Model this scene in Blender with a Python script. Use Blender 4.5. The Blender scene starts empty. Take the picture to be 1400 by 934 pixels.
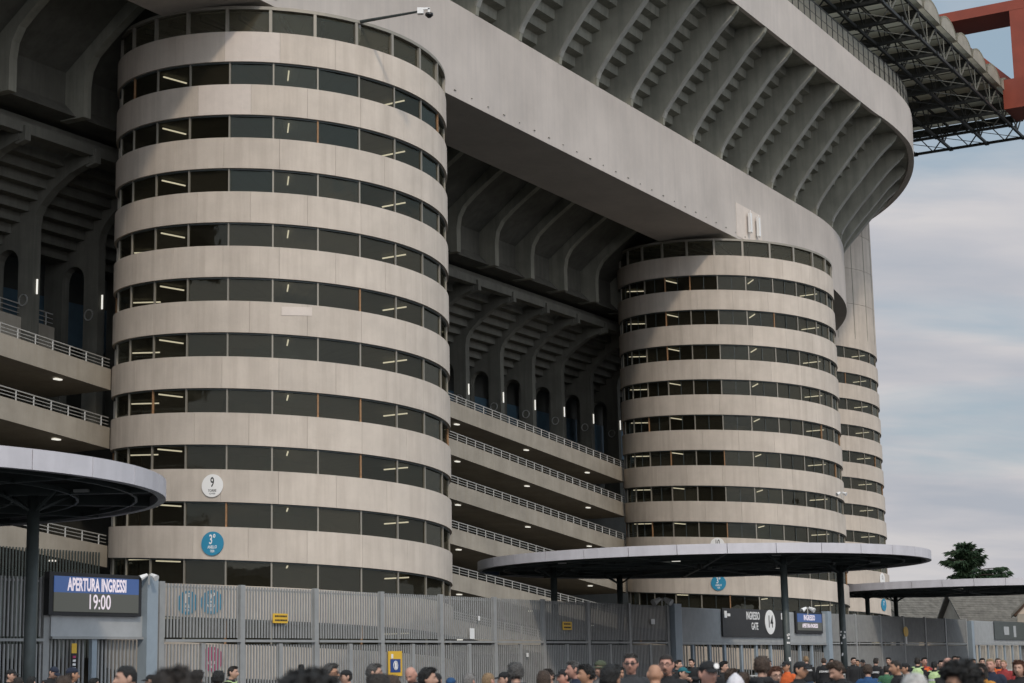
import bpy, bmesh, math, random
from math import sin, cos, tan, pi, radians, sqrt, atan2
from mathutils import Vector, Matrix

random.seed(7)
S = bpy.context.scene
COL = S.collection

# ------------------------------------------------------------------ camera
F, PITCH, ROLL, CZ, GZ = 2468.5, 0.1784, -0.0198, 1.75, 0.12
fw = Vector((0, cos(PITCH), sin(PITCH)))
up0 = Vector((0, -sin(PITCH), cos(PITCH)))
rt0 = Vector((1, 0, 0))
RT = rt0 * cos(ROLL) + up0 * sin(ROLL)
UP = up0 * cos(ROLL) - rt0 * sin(ROLL)
cam_data = bpy.data.cameras.new("camera")
cam = bpy.data.objects.new("camera", cam_data)
COL.objects.link(cam)
S.camera = cam
m = Matrix.Identity(4)
for i in range(3):
    m[i][0], m[i][1], m[i][2] = RT[i], UP[i], -fw[i]
m[2][3] = CZ
cam.matrix_world = m
cam_data.sensor_width = 36.0
cam_data.lens = 36.0 * F / 1400.0
cam_data.clip_start, cam_data.clip_end = 0.3, 6000.0
cam_data.dof.use_dof = True
cam_data.dof.focus_distance = 90.0
cam_data.dof.aperture_fstop = 2.8

# ------------------------------------------------------------------ light
SUN_AZ, SUN_EL = radians(162.4), radians(40.0)
w = bpy.data.worlds.new("World")
S.world = w
w.use_nodes = True
NT = w.node_tree
NT.nodes.clear()


def nd(nt, t, **kw):
    n = nt.nodes.new(t)
    for k, v in kw.items():
        if k.startswith('i_'):
            n.inputs[k[2:].replace('_', ' ')].default_value = v
        else:
            setattr(n, k, v)
    return n


def mathn(nt, op, a, b=None, clamp=False):
    n = nt.nodes.new('ShaderNodeMath')
    n.operation = op
    n.use_clamp = clamp
    for i, x in enumerate((a, b)):
        if x is None:
            continue
        if isinstance(x, (int, float)):
            n.inputs[i].default_value = x
        else:
            nt.links.new(x, n.inputs[i])
    return n.outputs[0]


def mixc(nt, fac, a, b, blend='MIX'):
    n = nt.nodes.new('ShaderNodeMix')
    n.data_type = 'RGBA'
    n.blend_type = blend
    for sock, x in ((n.inputs[0], fac), (n.inputs[6], a), (n.inputs[7], b)):
        if isinstance(x, (int, float)):
            sock.default_value = x
        elif isinstance(x, tuple):
            sock.default_value = x if len(x) == 4 else (*x, 1)
        else:
            nt.links.new(x, sock)
    return n.outputs[2]


def ramp(nt, fac, stops):
    n = nt.nodes.new('ShaderNodeValToRGB')
    cr = n.color_ramp
    while len(cr.elements) < len(stops):
        cr.elements.new(0.5)
    for e, (p, c) in zip(cr.elements, stops):
        e.position = p
        e.color = (c, c, c, 1) if isinstance(c, (int, float)) else (*c, 1)
    nt.links.new(fac, n.inputs[0])
    return n.outputs[0]


WORLD_STRENGTH = 0.145
sky = nd(NT, 'ShaderNodeTexSky', sky_type='NISHITA', sun_disc=False)
sky.sun_elevation, sky.sun_rotation = SUN_EL, SUN_AZ
sky.air_density, sky.dust_density, sky.ozone_density = 1.0, 1.5, 1.0
tc = nd(NT, 'ShaderNodeTexCoord')
sep = nd(NT, 'ShaderNodeSeparateXYZ')
NT.links.new(tc.outputs['Generated'], sep.inputs[0])
zc = mathn(NT, 'MAXIMUM', sep.outputs[2], 0.0)
den = mathn(NT, 'ADD', zc, 0.24)
cx = mathn(NT, 'DIVIDE', sep.outputs[0], den)
cy = mathn(NT, 'DIVIDE', sep.outputs[1], den)
comb = nd(NT, 'ShaderNodeCombineXYZ')
NT.links.new(cx, comb.inputs[0])
NT.links.new(cy, comb.inputs[1])
mp0 = nd(NT, 'ShaderNodeMapping')
mp0.inputs['Scale'].default_value = (0.55, 1.25, 1.0)
mp0.inputs['Location'].default_value = (0.35, 0.1, 0.0)
NT.links.new(comb.outputs[0], mp0.inputs[0])
n1 = nd(NT, 'ShaderNodeTexNoise', i_Scale=2.2, i_Detail=8.0, i_Roughness=0.52, i_Distortion=0.4)
NT.links.new(mp0.outputs[0], n1.inputs['Vector'])
n2 = nd(NT, 'ShaderNodeTexNoise', i_Scale=3.4, i_Detail=7.0, i_Roughness=0.5)
NT.links.new(mp0.outputs[0], n2.inputs['Vector'])
lowc = ramp(NT, sep.outputs[2], [(0.0, 0.24), (0.14, 0.24), (0.225, 0.28), (0.258, 0.05), (0.34, 0.0)])
cm = ramp(NT, mathn(NT, 'ADD', n1.outputs[0], lowc), [(0.48, 0.0), (0.66, 1.0)])
shade = ramp(NT, n2.outputs[0], [(0.36, (3.25, 3.45, 3.85)), (0.50, (3.95, 3.95, 4.2)), (0.63, (4.7, 4.55, 4.6))])
skyc = mixc(NT, 0.80, sky.outputs[0], (2.3, 2.95, 3.4), 'MIX')
cloudy = mixc(NT, cm, skyc, shade)
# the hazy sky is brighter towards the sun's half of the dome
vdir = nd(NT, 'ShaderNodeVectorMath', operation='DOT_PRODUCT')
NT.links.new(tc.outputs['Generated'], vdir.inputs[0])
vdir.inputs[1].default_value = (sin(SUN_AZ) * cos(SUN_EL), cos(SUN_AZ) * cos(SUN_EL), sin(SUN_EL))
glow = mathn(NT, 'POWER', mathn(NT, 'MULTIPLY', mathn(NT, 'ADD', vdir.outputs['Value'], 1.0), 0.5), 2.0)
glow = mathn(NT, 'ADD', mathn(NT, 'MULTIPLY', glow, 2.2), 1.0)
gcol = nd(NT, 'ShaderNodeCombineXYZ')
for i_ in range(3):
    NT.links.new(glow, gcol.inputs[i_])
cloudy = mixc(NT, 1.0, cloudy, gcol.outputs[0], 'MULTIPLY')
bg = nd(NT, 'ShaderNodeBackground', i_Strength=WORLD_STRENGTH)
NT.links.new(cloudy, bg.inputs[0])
wo = nd(NT, 'ShaderNodeOutputWorld')
NT.links.new(bg.outputs[0], wo.inputs[0])

sun_d = bpy.data.lights.new("sun", 'SUN')
sun_d.energy = 1.65
sun_d.angle = radians(4.0)
sun_d.color = (1.0, 0.85, 0.68)
sun = bpy.data.objects.new("sun", sun_d)
COL.objects.link(sun)
to_sun = Vector((sin(SUN_AZ) * cos(SUN_EL), cos(SUN_AZ) * cos(SUN_EL), sin(SUN_EL)))
sun.rotation_euler = to_sun.to_track_quat('Z', 'Y').to_euler()
sun.location = (-40, -60, 80)

vs = S.view_settings
vs.view_transform = 'Standard'
vs.look = 'None'
vs.exposure = -0.27
vs.gamma = 1.0
S.render.engine = 'CYCLES'
S.cycles.use_denoising = True
S.cycles.max_bounces = 6
S.cycles.diffuse_bounces = 3
S.cycles.transparent_max_bounces = 12
S.cycles.caustics_reflective = False
S.cycles.caustics_refractive = False
S.cycles.sample_clamp_indirect = 4.0

# ------------------------------------------------------------------ stadium frame of reference (s along the facade, n outwards, z up)
A0 = Vector((-3.4685, 99.2799, 0))
U = Vector((0.491052, 0.871130, 0))
N = Vector((0.871130, -0.491052, 0))
S_ARC, R_ARC = 60.0, 50.0


def W(s, n, z):
    return A0 + U * s + N * n + Vector((0, 0, z))


def PW(t, n, z):
    "point on the stadium outline: straight to t = 60, then turning round the corner"
    if t <= S_ARC:
        return W(t, n, z)
    a = (t - S_ARC) / R_ARC
    if n > 0.0:
        n += 0.75 * (n / 6.2) * min(1.0, (t - S_ARC) / 10.0)
    return W(S_ARC + (R_ARC + n) * sin(a), -R_ARC + (R_ARC + n) * cos(a), z)


def pframe(t, n=0.0, z=0.0):
    "matrix at path station t: x along, y outwards, z up"
    a = max(0.0, (t - S_ARC) / R_ARC)
    x = U * cos(a) - N * sin(a)
    y = N * cos(a) + U * sin(a)
    # x cross y must give z; use -x so that the frame is right-handed
    p = PW(t, n, z)
    mm = Matrix.Identity(4)
    for i in range(3):
        mm[i][0], mm[i][1] = -x[i], y[i]
        mm[i][3] = p[i]
    return mm


def ray(x, y):
    return RT * ((x - 700) / F) - UP * ((y - 467) / F) + fw


def at_depth(x, y, d):
    "point seen at pixel (x, y) of the photograph at ground distance d"
    r = ray(x, y)
    p = r * (d / r.y)
    return Vector((p.x, p.y, p.z + CZ))


# ------------------------------------------------------------------ materials
MATS = {}


def mat(name, col, rough=0.8, metal=0.0, noise=0.0, nscale=3.0, streak=0.0, bump=0.0, bscale=20.0, spec=0.5, emit=None, estr=0.0, coord='Object', dark=None, rnd=0.0):
    if name in MATS:
        return MATS[name]
    mt = bpy.data.materials.new(name)
    mt.use_nodes = True
    nt = mt.node_tree
    b = nt.nodes['Principled BSDF']
    b.inputs['Roughness'].default_value = rough
    b.inputs['Metallic'].default_value = metal
    b.inputs['Specular IOR Level'].default_value = spec
    c = (*col, 1)
    if noise or streak or bump:
        tcn = nt.nodes.new('ShaderNodeNewGeometry') if coord == 'World' else nt.nodes.new('ShaderNodeTexCoord')
        src = tcn.outputs['Position'] if coord == 'World' else tcn.outputs['Object']
        colsock = c
        if noise:
            n = nd(nt, 'ShaderNodeTexNoise', i_Scale=nscale, i_Detail=6.0, i_Roughness=0.6)
            nt.links.new(src, n.inputs['Vector'])
            f = ramp(nt, n.outputs[0], [(0.3, 1.0 - noise), (0.7, 1.0 + noise * 0.6)])
            colsock = mixc(nt, 1.0, colsock, f, 'MULTIPLY')
        if streak:
            mp = nd(nt, 'ShaderNodeMapping')
            mp.inputs['Scale'].default_value = (1.6, 1.6, 0.10)
            nt.links.new(src, mp.inputs[0])
            n = nd(nt, 'ShaderNodeTexNoise', i_Scale=1.3, i_Detail=5.0, i_Roughness=0.65)
            nt.links.new(mp.outputs[0], n.inputs['Vector'])
            f = ramp(nt, n.outputs[0], [(0.36, 1.0 - streak), (0.56, 1.0)])
            if dark:
                colsock = mixc(nt, mathn(nt, 'SUBTRACT', 1.0, f), colsock, dark)
            else:
                colsock = mixc(nt, 1.0, colsock, f, 'MULTIPLY')
        if rnd:
            oi = nt.nodes.new('ShaderNodeObjectInfo')
            f = ramp(nt, oi.outputs['Random'], [(0.0, 1.0 - rnd), (1.0, 1.0 + rnd)])
            colsock = mixc(nt, 1.0, colsock, f, 'MULTIPLY')
        if not isinstance(colsock, tuple):
            nt.links.new(colsock, b.inputs['Base Color'])
        else:
            b.inputs['Base Color'].default_value = c
        if bump:
            n = nd(nt, 'ShaderNodeTexNoise', i_Scale=bscale, i_Detail=5.0)
            nt.links.new(src, n.inputs['Vector'])
            bp = nd(nt, 'ShaderNodeBump', i_Strength=bump, i_Distance=0.02)
            nt.links.new(n.outputs[0], bp.inputs['Height'])
            nt.links.new(bp.outputs[0], b.inputs['Normal'])
    else:
        b.inputs['Base Color'].default_value = c
    if emit:
        b.inputs['Emission Color'].default_value = (*emit, 1)
        b.inputs['Emission Strength'].default_value = estr
    MATS[name] = mt
    return mt


def glass_mat(name, tint, rough=0.04, ior=1.5, fac=1.0, dust=0.0):
    mt = bpy.data.materials.new(name)
    mt.use_nodes = True
    nt = mt.node_tree
    nt.nodes.clear()
    o = nd(nt, 'ShaderNodeOutputMaterial')
    tr = nd(nt, 'ShaderNodeBsdfTransparent')
    tr.inputs[0].default_value = (*tint, 1)
    gl = nd(nt, 'ShaderNodeBsdfGlossy', i_Roughness=rough)
    gl.inputs[0].default_value = (0.42 * fac, 0.44 * fac, 0.40 * fac, 1)
    lw = nd(nt, 'ShaderNodeLayerWeight', i_Blend=0.5)
    fr0 = mathn(nt, 'POWER', lw.outputs['Facing'], 4.0)
    fr1 = mathn(nt, 'ADD', mathn(nt, 'MULTIPLY', fr0, 0.75), 0.05)
    mx = nd(nt, 'ShaderNodeMixShader')
    nt.links.new(fr1, mx.inputs[0])
    nt.links.new(tr.outputs[0], mx.inputs[1])
    nt.links.new(gl.outputs[0], mx.inputs[2])
    # slightly wavy panes, each with its own film of dust
    geo = nt.nodes.new('ShaderNodeNewGeometry')
    n = nd(nt, 'ShaderNodeTexNoise', i_Scale=0.9, i_Detail=2.0)
    nt.links.new(geo.outputs['Position'], n.inputs['Vector'])
    bp = nd(nt, 'ShaderNodeBump', i_Strength=0.25, i_Distance=0.03)
    nt.links.new(n.outputs[0], bp.inputs['Height'])
    nt.links.new(bp.outputs[0], gl.inputs['Normal'])
    df = nd(nt, 'ShaderNodeBsdfDiffuse')
    df.inputs[0].default_value = (0.17, 0.155, 0.115, 1)
    oi = nt.nodes.new('ShaderNodeObjectInfo')
    mx2 = nt.nodes.new('ShaderNodeMixShader')
    nt.links.new(mathn(nt, 'MULTIPLY', mathn(nt, 'ADD', oi.outputs['Random'], 0.5), dust), mx2.inputs[0])
    nt.links.new(mx.outputs[0], mx2.inputs[1])
    nt.links.new(df.outputs[0], mx2.inputs[2])
    nt.links.new(mx2.outputs[0], o.inputs[0])
    return mt


CONC = mat('pale_concrete', (0.56, 0.495, 0.425), 0.88, noise=0.11, nscale=0.7, streak=0.27, bump=0.25, bscale=9, coord='World', dark=(0.33, 0.28, 0.23), rnd=0.045)
PATCH = mat('repaired_concrete', (0.64, 0.57, 0.51), 0.85, noise=0.06, nscale=2.0, bump=0.2, bscale=9, coord='World')
BEAMC = mat('beam_concrete', (0.51, 0.465, 0.425), 0.9, noise=0.13, nscale=0.22, streak=0.14, bump=0.25, bscale=6, coord='World', dark=(0.27, 0.26, 0.26))
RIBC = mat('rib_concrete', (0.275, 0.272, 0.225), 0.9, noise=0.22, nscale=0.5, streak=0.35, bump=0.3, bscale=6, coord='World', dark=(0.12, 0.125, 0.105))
LIPC = mat('rib_edge_concrete', (0.34, 0.335, 0.30), 0.9, noise=0.2, nscale=0.7, coord='World')
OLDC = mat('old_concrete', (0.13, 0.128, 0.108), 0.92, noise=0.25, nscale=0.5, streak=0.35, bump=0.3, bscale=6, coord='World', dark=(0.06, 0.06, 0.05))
RAMPC = mat('ramp_concrete', (0.34, 0.31, 0.26), 0.92, noise=0.2, nscale=0.5, streak=0.25, bump=0.3, bscale=7, coord='World', dark=(0.22, 0.19, 0.14))
ROOFIN = mat('roof_soffit', (0.34, 0.33, 0.28), 0.95, noise=0.2, nscale=0.8, coord='World')
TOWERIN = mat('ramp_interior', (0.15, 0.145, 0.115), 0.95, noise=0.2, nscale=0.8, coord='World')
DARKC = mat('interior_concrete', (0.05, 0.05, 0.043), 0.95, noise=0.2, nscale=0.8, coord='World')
BLUEW = mat('blue_hoarding', (0.05, 0.10, 0.14), 0.7, noise=0.2, nscale=1.0, coord='World')
MULL = mat('aluminium_frame', (0.27, 0.25, 0.21), 0.5, 0.3)
RUST = mat('rusty_frame', (0.32, 0.18, 0.09), 0.8, noise=0.4, nscale=8)
GLASS = glass_mat('tinted_glass', (0.68, 0.67, 0.60), 0.03, 1.45, dust=0.055)
CLEAR = glass_mat('clear_glass', (0.86, 0.86, 0.80), 0.03, 1.45, 0.7, dust=0.20)
RAIL = mat('galvanised_rail', (0.42, 0.42, 0.40), 0.5, 0.4)
TUBE = mat('lit_tube', (0.9, 0.88, 0.8), 0.4, emit=(1.0, 0.93, 0.80), estr=1.7)
LAMPM = mat('lit_lamp', (0.9, 0.9, 0.85), 0.4, emit=(1.0, 0.96, 0.86), estr=0.95)
FENCE = mat('grey_painted_steel', (0.32, 0.325, 0.32), 0.55, 0.15, noise=0.12, nscale=2.0, coord='World')
PILLAR = mat('blue_grey_steel', (0.29, 0.345, 0.39), 0.5, 0.1, noise=0.08, nscale=2.0, coord='World')
PANELM = mat('grey_sheet_steel', (0.42, 0.435, 0.44), 0.5, 0.15, noise=0.10, nscale=2.0, coord='World')
WHITEP = mat('white_fascia', (0.56, 0.545, 0.575), 0.45, noise=0.09, nscale=1.2, streak=0.18, coord='World', dark=(0.36, 0.35, 0.36), rnd=0.05)
BLUEP = mat('blue_fascia', (0.10, 0.17, 0.34), 0.45)
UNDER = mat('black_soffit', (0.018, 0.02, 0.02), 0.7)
STEELD = mat('dark_green_steel', (0.07, 0.085, 0.083), 0.5, 0.2, noise=0.2, nscale=2.0)
TRUSS = mat('black_truss_steel', (0.016, 0.018, 0.017), 0.6, 0.2)
TRUSSL = mat('grey_truss_steel', (0.13, 0.13, 0.11), 0.6, 0.2)
RED = mat('red_girder_paint', (0.24, 0.042, 0.018), 0.6, noise=0.15, nscale=0.5, coord='World')
BLACK = mat('black_plastic', (0.012, 0.012, 0.013), 0.5)
WHITE = mat('white_plastic', (0.75, 0.75, 0.74), 0.4)
YEL = mat('yellow_sign', (0.72, 0.44, 0.04), 0.5)
INK = mat('black_print', (0.015, 0.015, 0.015), 0.6)
WPRINT = mat('white_print', (0.80, 0.79, 0.77), 0.6)
CYAN = mat('cyan_print', (0.02, 0.23, 0.38), 0.5)
MAG = mat('magenta_print', (0.42, 0.035, 0.13), 0.5)
NAVYP = mat('blue_print', (0.02, 0.06, 0.22), 0.5)
SCRBLUE = mat('screen_blue', (0.01, 0.02, 0.05), 0.4, emit=(0.05, 0.10, 0.26), estr=1.0)
SCRGREY = mat('screen_grey', (0.02, 0.02, 0.02), 0.4, emit=(0.075, 0.078, 0.065), estr=1.0)
SCRTXT = mat('screen_lettering', (0.2, 0.2, 0.2), 0.4, emit=(0.78, 0.68, 0.76), estr=1.0)
ASPH = mat('asphalt', (0.055, 0.055, 0.055), 0.92, noise=0.25, nscale=0.6, bump=0.4, bscale=40, coord='World')


def wire_mat():
    mt = bpy.data.materials.new('mesh_screen')
    mt.use_nodes = True
    nt = mt.node_tree
    nt.nodes.clear()
    o = nd(nt, 'ShaderNodeOutputMaterial')
    a = nd(nt, 'ShaderNodeBsdfDiffuse')
    a.inputs[0].default_value = (0.30, 0.29, 0.25, 1)
    t = nd(nt, 'ShaderNodeBsdfTransparent')
    mx = nd(nt, 'ShaderNodeMixShader', i_Fac=0.45)
    nt.links.new(a.outputs[0], mx.inputs[1])
    nt.links.new(t.outputs[0], mx.inputs[2])
    nt.links.new(mx.outputs[0], o.inputs[0])
    return mt


WIRE = wire_mat()


# translucent roof sheeting
def sheet_mat():
    mt = bpy.data.materials.new('translucent_sheet')
    mt.use_nodes = True
    nt = mt.node_tree
    nt.nodes.clear()
    o = nd(nt, 'ShaderNodeOutputMaterial')
    a = nd(nt, 'ShaderNodeBsdfDiffuse')
    a.inputs[0].default_value = (0.42, 0.40, 0.34, 1)
    t = nd(nt, 'ShaderNodeBsdfTranslucent')
    t.inputs[0].default_value = (0.54, 0.51, 0.44, 1)
    mx = nd(nt, 'ShaderNodeMixShader', i_Fac=0.8)
    nt.links.new(a.outputs[0], mx.inputs[1])
    nt.links.new(t.outputs[0], mx.inputs[2])
    nt.links.new(mx.outputs[0], o.inputs[0])
    return mt


SHEET = sheet_mat()
VEND = mat('vault_end_sheet', (0.30, 0.28, 0.23), 0.7, noise=0.2, nscale=1.0, coord='World')


# ------------------------------------------------------------------ mesh helpers
class MB:
    def __init__(self):
        self.v, self.f = [], []

    def add(self, vs_, fs_):
        o = len(self.v)
        self.v += [tuple(p) for p in vs_]
        self.f += [tuple(i + o for i in f) for f in fs_]
        return self

    def box(self, c, sx, sy, sz, X=Vector((1, 0, 0)), Y=Vector((0, 1, 0)), Z=Vector((0, 0, 1))):
        c = Vector(c)
        vs_ = [c + X * (sx * i) + Y * (sy * j) + Z * (sz * k) for i in (-.5, .5) for j in (-.5, .5) for k in (-.5, .5)]
        return self.add(vs_, [(0, 1, 3, 2), (4, 6, 7, 5), (0, 4, 5, 1), (2, 3, 7, 6), (0, 2, 6, 4), (1, 5, 7, 3)])

    def bar(self, p, q, a, b=None, upv=Vector((0, 0, 1))):
        p, q = Vector(p), Vector(q)
        b = b or a
        Z = q - p
        L = Z.length
        Z = Z / L
        if abs(Z.dot(upv)) > 0.98:
            upv = Vector((1, 0, 0)) if abs(Z.x) < 0.9 else Vector((0, 1, 0))
        X = Z.cross(upv).normalized()
        Y = Z.cross(X).normalized()
        return self.box((p + q) / 2, a, b, L, X, Y, Z)

    def tube(self, pts, rads, n=10, cap=True):
        pts = [Vector(p) for p in pts]
        if isinstance(rads, (int, float)):
            rads = [rads] * len(pts)
        rings = []
        for i, p in enumerate(pts):
            d = (pts[min(i + 1, len(pts) - 1)] - pts[max(i - 1, 0)]).normalized()
            h = Vector((0, 0, 1)) if abs(d.z) < 0.9 else Vector((1, 0, 0))
            X = d.cross(h).normalized()
            Y = d.cross(X).normalized()
            r = rads[i]
            ra, rb = r if isinstance(r, tuple) else (r, r)
            rings.append([p + X * (ra * cos(2 * pi * k / n)) + Y * (rb * sin(2 * pi * k / n)) for k in range(n)])
        return self.loft(rings, cap)

    def loft(self, rings, cap=True, closed=True):
        n = len(rings[0])
        vs_ = [p for r in rings for p in r]
        fs_ = []
        for i in range(len(rings) - 1):
            for k in range(n if closed else n - 1):
                k2 = (k + 1) % n
                fs_.append((i * n + k, i * n + k2, (i + 1) * n + k2, (i + 1) * n + k))
        if cap:
            fs_.append(tuple(range(n - 1, -1, -1)))
            fs_.append(tuple((len(rings) - 1) * n + k for k in range(n)))
        return self.add(vs_, fs_)

    def prism(self, poly, d0, d1, fn):
        "poly: list of 2d points, fn(a, b, d) -> 3d"
        n = len(poly)
        vs_ = [fn(a, b, d0) for a, b in poly] + [fn(a, b, d1) for a, b in poly]
        fs_ = [tuple(range(n)), tuple(range(2 * n - 1, n - 1, -1))]
        fs_ += [(k, k + n, (k + 1) % n + n, (k + 1) % n) for k in range(n)]
        return self.add(vs_, fs_)

    def mesh(self, name, smooth=False, recalc=True):
        me = bpy.data.meshes.new(name)
        me.from_pydata(self.v, [], self.f)
        if recalc:
            bm = bmesh.new()
            bm.from_mesh(me)
            bmesh.ops.recalc_face_normals(bm, faces=bm.faces)
            bm.to_mesh(me)
            bm.free()
        if smooth:
            for p in me.polygons:
                p.use_smooth = True
        return me

    def build(self, name, material, parent=None, smooth=False, **kw):
        me = self.mesh(name, smooth)
        me.materials.append(material)
        return obj(name, me, parent, **kw)


def obj(name, me, parent=None, matrix=None, kind=None, label=None, local=False):
    o = bpy.data.objects.new(name, me)
    COL.objects.link(o)
    if parent is not None:
        o.parent = parent
        if not local:
            o.matrix_parent_inverse = inv_world(parent)
    if matrix is not None:
        o.matrix_basis = matrix
    if kind:
        o['kind'] = kind
    if label:
        o['label'] = label
    return o


def world_of(o):
    mm = o.matrix_basis.copy()
    p = o.parent
    if p is not None:
        mm = world_of(p) @ o.matrix_parent_inverse @ mm
    return mm


def inv_world(o):
    return world_of(o).inverted()


def thing(name, loc, label, cat, group=None, rz=0.0):
    o = bpy.data.objects.new(name, None)
    COL.objects.link(o)
    o.empty_display_size = 0.3
    o.location = loc
    o.rotation_euler = (0, 0, rz)
    o.matrix_basis = Matrix.Translation(Vector(loc)) @ Matrix.Rotation(rz, 4, 'Z')
    o['label'], o['category'] = label, cat
    if group:
        o['group'] = group
    return o


def tag(o, label, cat, group=None):
    o['label'], o['category'] = label, cat
    if group:
        o['group'] = group
    return o


def text_mesh(txt, size, sx=1.0, align='CENTER', extrude=0.004, bold=0.0):
    c = bpy.data.curves.new('lettering', 'FONT')
    c.body = txt
    c.size = size
    c.align_x = align
    c.align_y = 'CENTER'
    c.extrude = extrude
    c.offset = bold
    c.resolution_u = 3
    o = bpy.data.objects.new('lettering', c)
    COL.objects.link(o)
    dg = bpy.context.evaluated_depsgraph_get()
    me = bpy.data.meshes.new_from_object(o.evaluated_get(dg))
    bpy.data.objects.remove(o)
    bpy.data.curves.remove(c)
    for v in me.vertices:
        v.co.x *= sx
    return me


def sweep(profile, ts, closed=True):
    mb = MB()
    rings = [[PW(t, n, z) for n, z in profile] for t in ts]
    mb.loft(rings, cap=closed, closed=closed)
    return mb


def tseq(a, b):
    ts = [a]
    while ts[-1] < min(b, S_ARC) - 1e-6:
        ts.append(min(ts[-1] + 6.0, min(b, S_ARC)))
    while ts[-1] < b - 1e-6:
        ts.append(min(ts[-1] + 1.3, b))
    return ts


# ------------------------------------------------------------------ ground
mb = MB()
mb.add([(-900, -200, GZ), (1500, -200, GZ), (1500, 3500, GZ), (-900, 3500, GZ)], [(0, 1, 2, 3)])
g = mb.build('ground', ASPH)
g['kind'] = 'structure'

# ------------------------------------------------------------------ stadium
stadium = thing('stadium', W(0, -20, GZ), 'huge grey concrete stadium with ribbed overhanging bowl and sloping access ramps', 'stadium')

T_END = 128.0
ts = tseq(-55.0, T_END)
ST = stadium
sweep([(0, 34.2), (0, 39.97), (-0.9, 40.03), (-5.5, 40.03), (-5.5, 34.2)], ts).build('ring_beam', BEAMC, ST)
sweep([(6.2, 47.78), (6.25, 51.35), (5.8, 51.4), (5.75, 47.9)], ts).build('bowl_parapet', BEAMC, ST)
# stepped underside of the upper tier
prof = [(-2.2, 40.05), (-2.15, 41.45)]
n_, z_ = -2.15, 41.45
for k in range(9):
    prof.append((n_ + 0.60, z_ + 0.10))
    n_ += 0.66
    z_ += 0.73
    prof.append((n_, z_))
prof += [(5.7, 48.1), (5.72, 49.6), (4.2, 49.6), (-3.6, 42.9), (-3.6, 40.05)]
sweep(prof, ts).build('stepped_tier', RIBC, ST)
# ribs under the upper tier
outer = [(0.03, 39.98), (0.10, 40.5), (0.27, 40.9), (0.66, 41.45), (1.1, 42.0), (1.95, 43.05), (2.8, 44.0), (3.75, 45.1), (4.6, 46.05), (5.2, 46.6), (5.7, 47.02), (6.05, 47.38), (6.18, 47.72)]
inner = [(5.3, 48.5), (3.6, 48.0), (-1.0, 43.3), (-2.4, 42.0), (-2.4, 39.98)]
RIBT = 0.36
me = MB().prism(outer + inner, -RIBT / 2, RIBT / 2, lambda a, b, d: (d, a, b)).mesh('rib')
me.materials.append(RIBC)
# narrow lip on the outer edge of each rib
lo_, li_ = [], []
for i in range(1, len(outer) - 2):
    d_ = Vector((outer[i + 1][0] - outer[i - 1][0], outer[i + 1][1] - outer[i - 1][1])).normalized()
    nn = Vector((d_.y, -d_.x))
    lo_.append((outer[i][0] + nn.x * 0.02, outer[i][1] + nn.y * 0.02))
    li_.append((outer[i][0] - nn.x * 0.10, outer[i][1] - nn.y * 0.10))
lip = lo_ + li_[::-1]
me_lip = MB().prism(lip, -RIBT / 2 - 0.035, RIBT / 2 + 0.035, lambda a, b, d: (d, a, b)).mesh('rib_edge')
me_lip.materials.append(LIPC)
k = -10
while True:
    t = 3.56 + 5.27 * k
    if t > T_END - 2:
        break
    if t > -50:
        r_ = obj('rib', me, ST, pframe(t))
        e_ = obj('rib_edge', me_lip, r_, local=True)
    k += 1
# wire screen on the parapet
pm = MB()
L_ = 1.30
for x_ in (-L_ / 2,):
    pm.box((x_, 0, 1.0), 0.09, 0.09, 2.0)
pm.box((0, 0, 1.97), L_, 0.09, 0.09)
pm.box((0, 0, 1.0), L_, 0.05, 0.05)
pm.box((0, 0, 0.06), L_, 0.07, 0.07)
screen_me = pm.mesh('screen_frame')
screen_me.materials.append(TRUSS)
wire = MB().box((0, 0.0, 1.0), L_ - 0.1, 0.012, 1.85).mesh('wire_mesh')
wire.materials.append(WIRE)
t = 20.0
while t < 96:
    o = obj('screen_frame', screen_me, ST, pframe(t, 6.0, 51.4))
    obj('wire_mesh', wire, o, local=True)
    t += L_ if t < S_ARC else L_ * R_ARC / (R_ARC + 6.0)
# hooks low on the beam face
mb = MB()
for i in range(70):
    s_ = -20 + i * 1.9
    if s_ < 48:
        mb.box(W(s_, 0.04, 34.62), 0.10 + 0.05 * ((i * 7) % 3), 0.05, 0.035, U, N)
mb.build('lifting_hooks', RIBC, ST, kind='stuff')
# drain stains are in the material; two aerials and a light patch on the beam
mb = MB()
for p in ((45.15, 0.30), (46.9, 0.30)):
    mb.box(W(p[0], p[1], 35.85), 0.30, 0.22, 1.55, U, N)
    mb.bar(W(p[0] + 0.25, 0.25, 35.0), W(p[0] + 0.25, 0.25, 36.9), 0.05)
    mb.bar(W(p[0] + 0.25, 0.25, 36.8), W(p[0] + 0.25, 0.0, 36.8), 0.05)
    mb.bar(W(p[0] + 0.25, 0.25, 35.2), W(p[0] + 0.25, 0.0, 35.2), 0.05)
mb.build('aerial', WHITE, ST)
MB().box(W(45.6, 0.012, 35.75), 5.2, 0.02, 2.7, U, N).build('repaired_patch', PATCH, ST)

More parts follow.
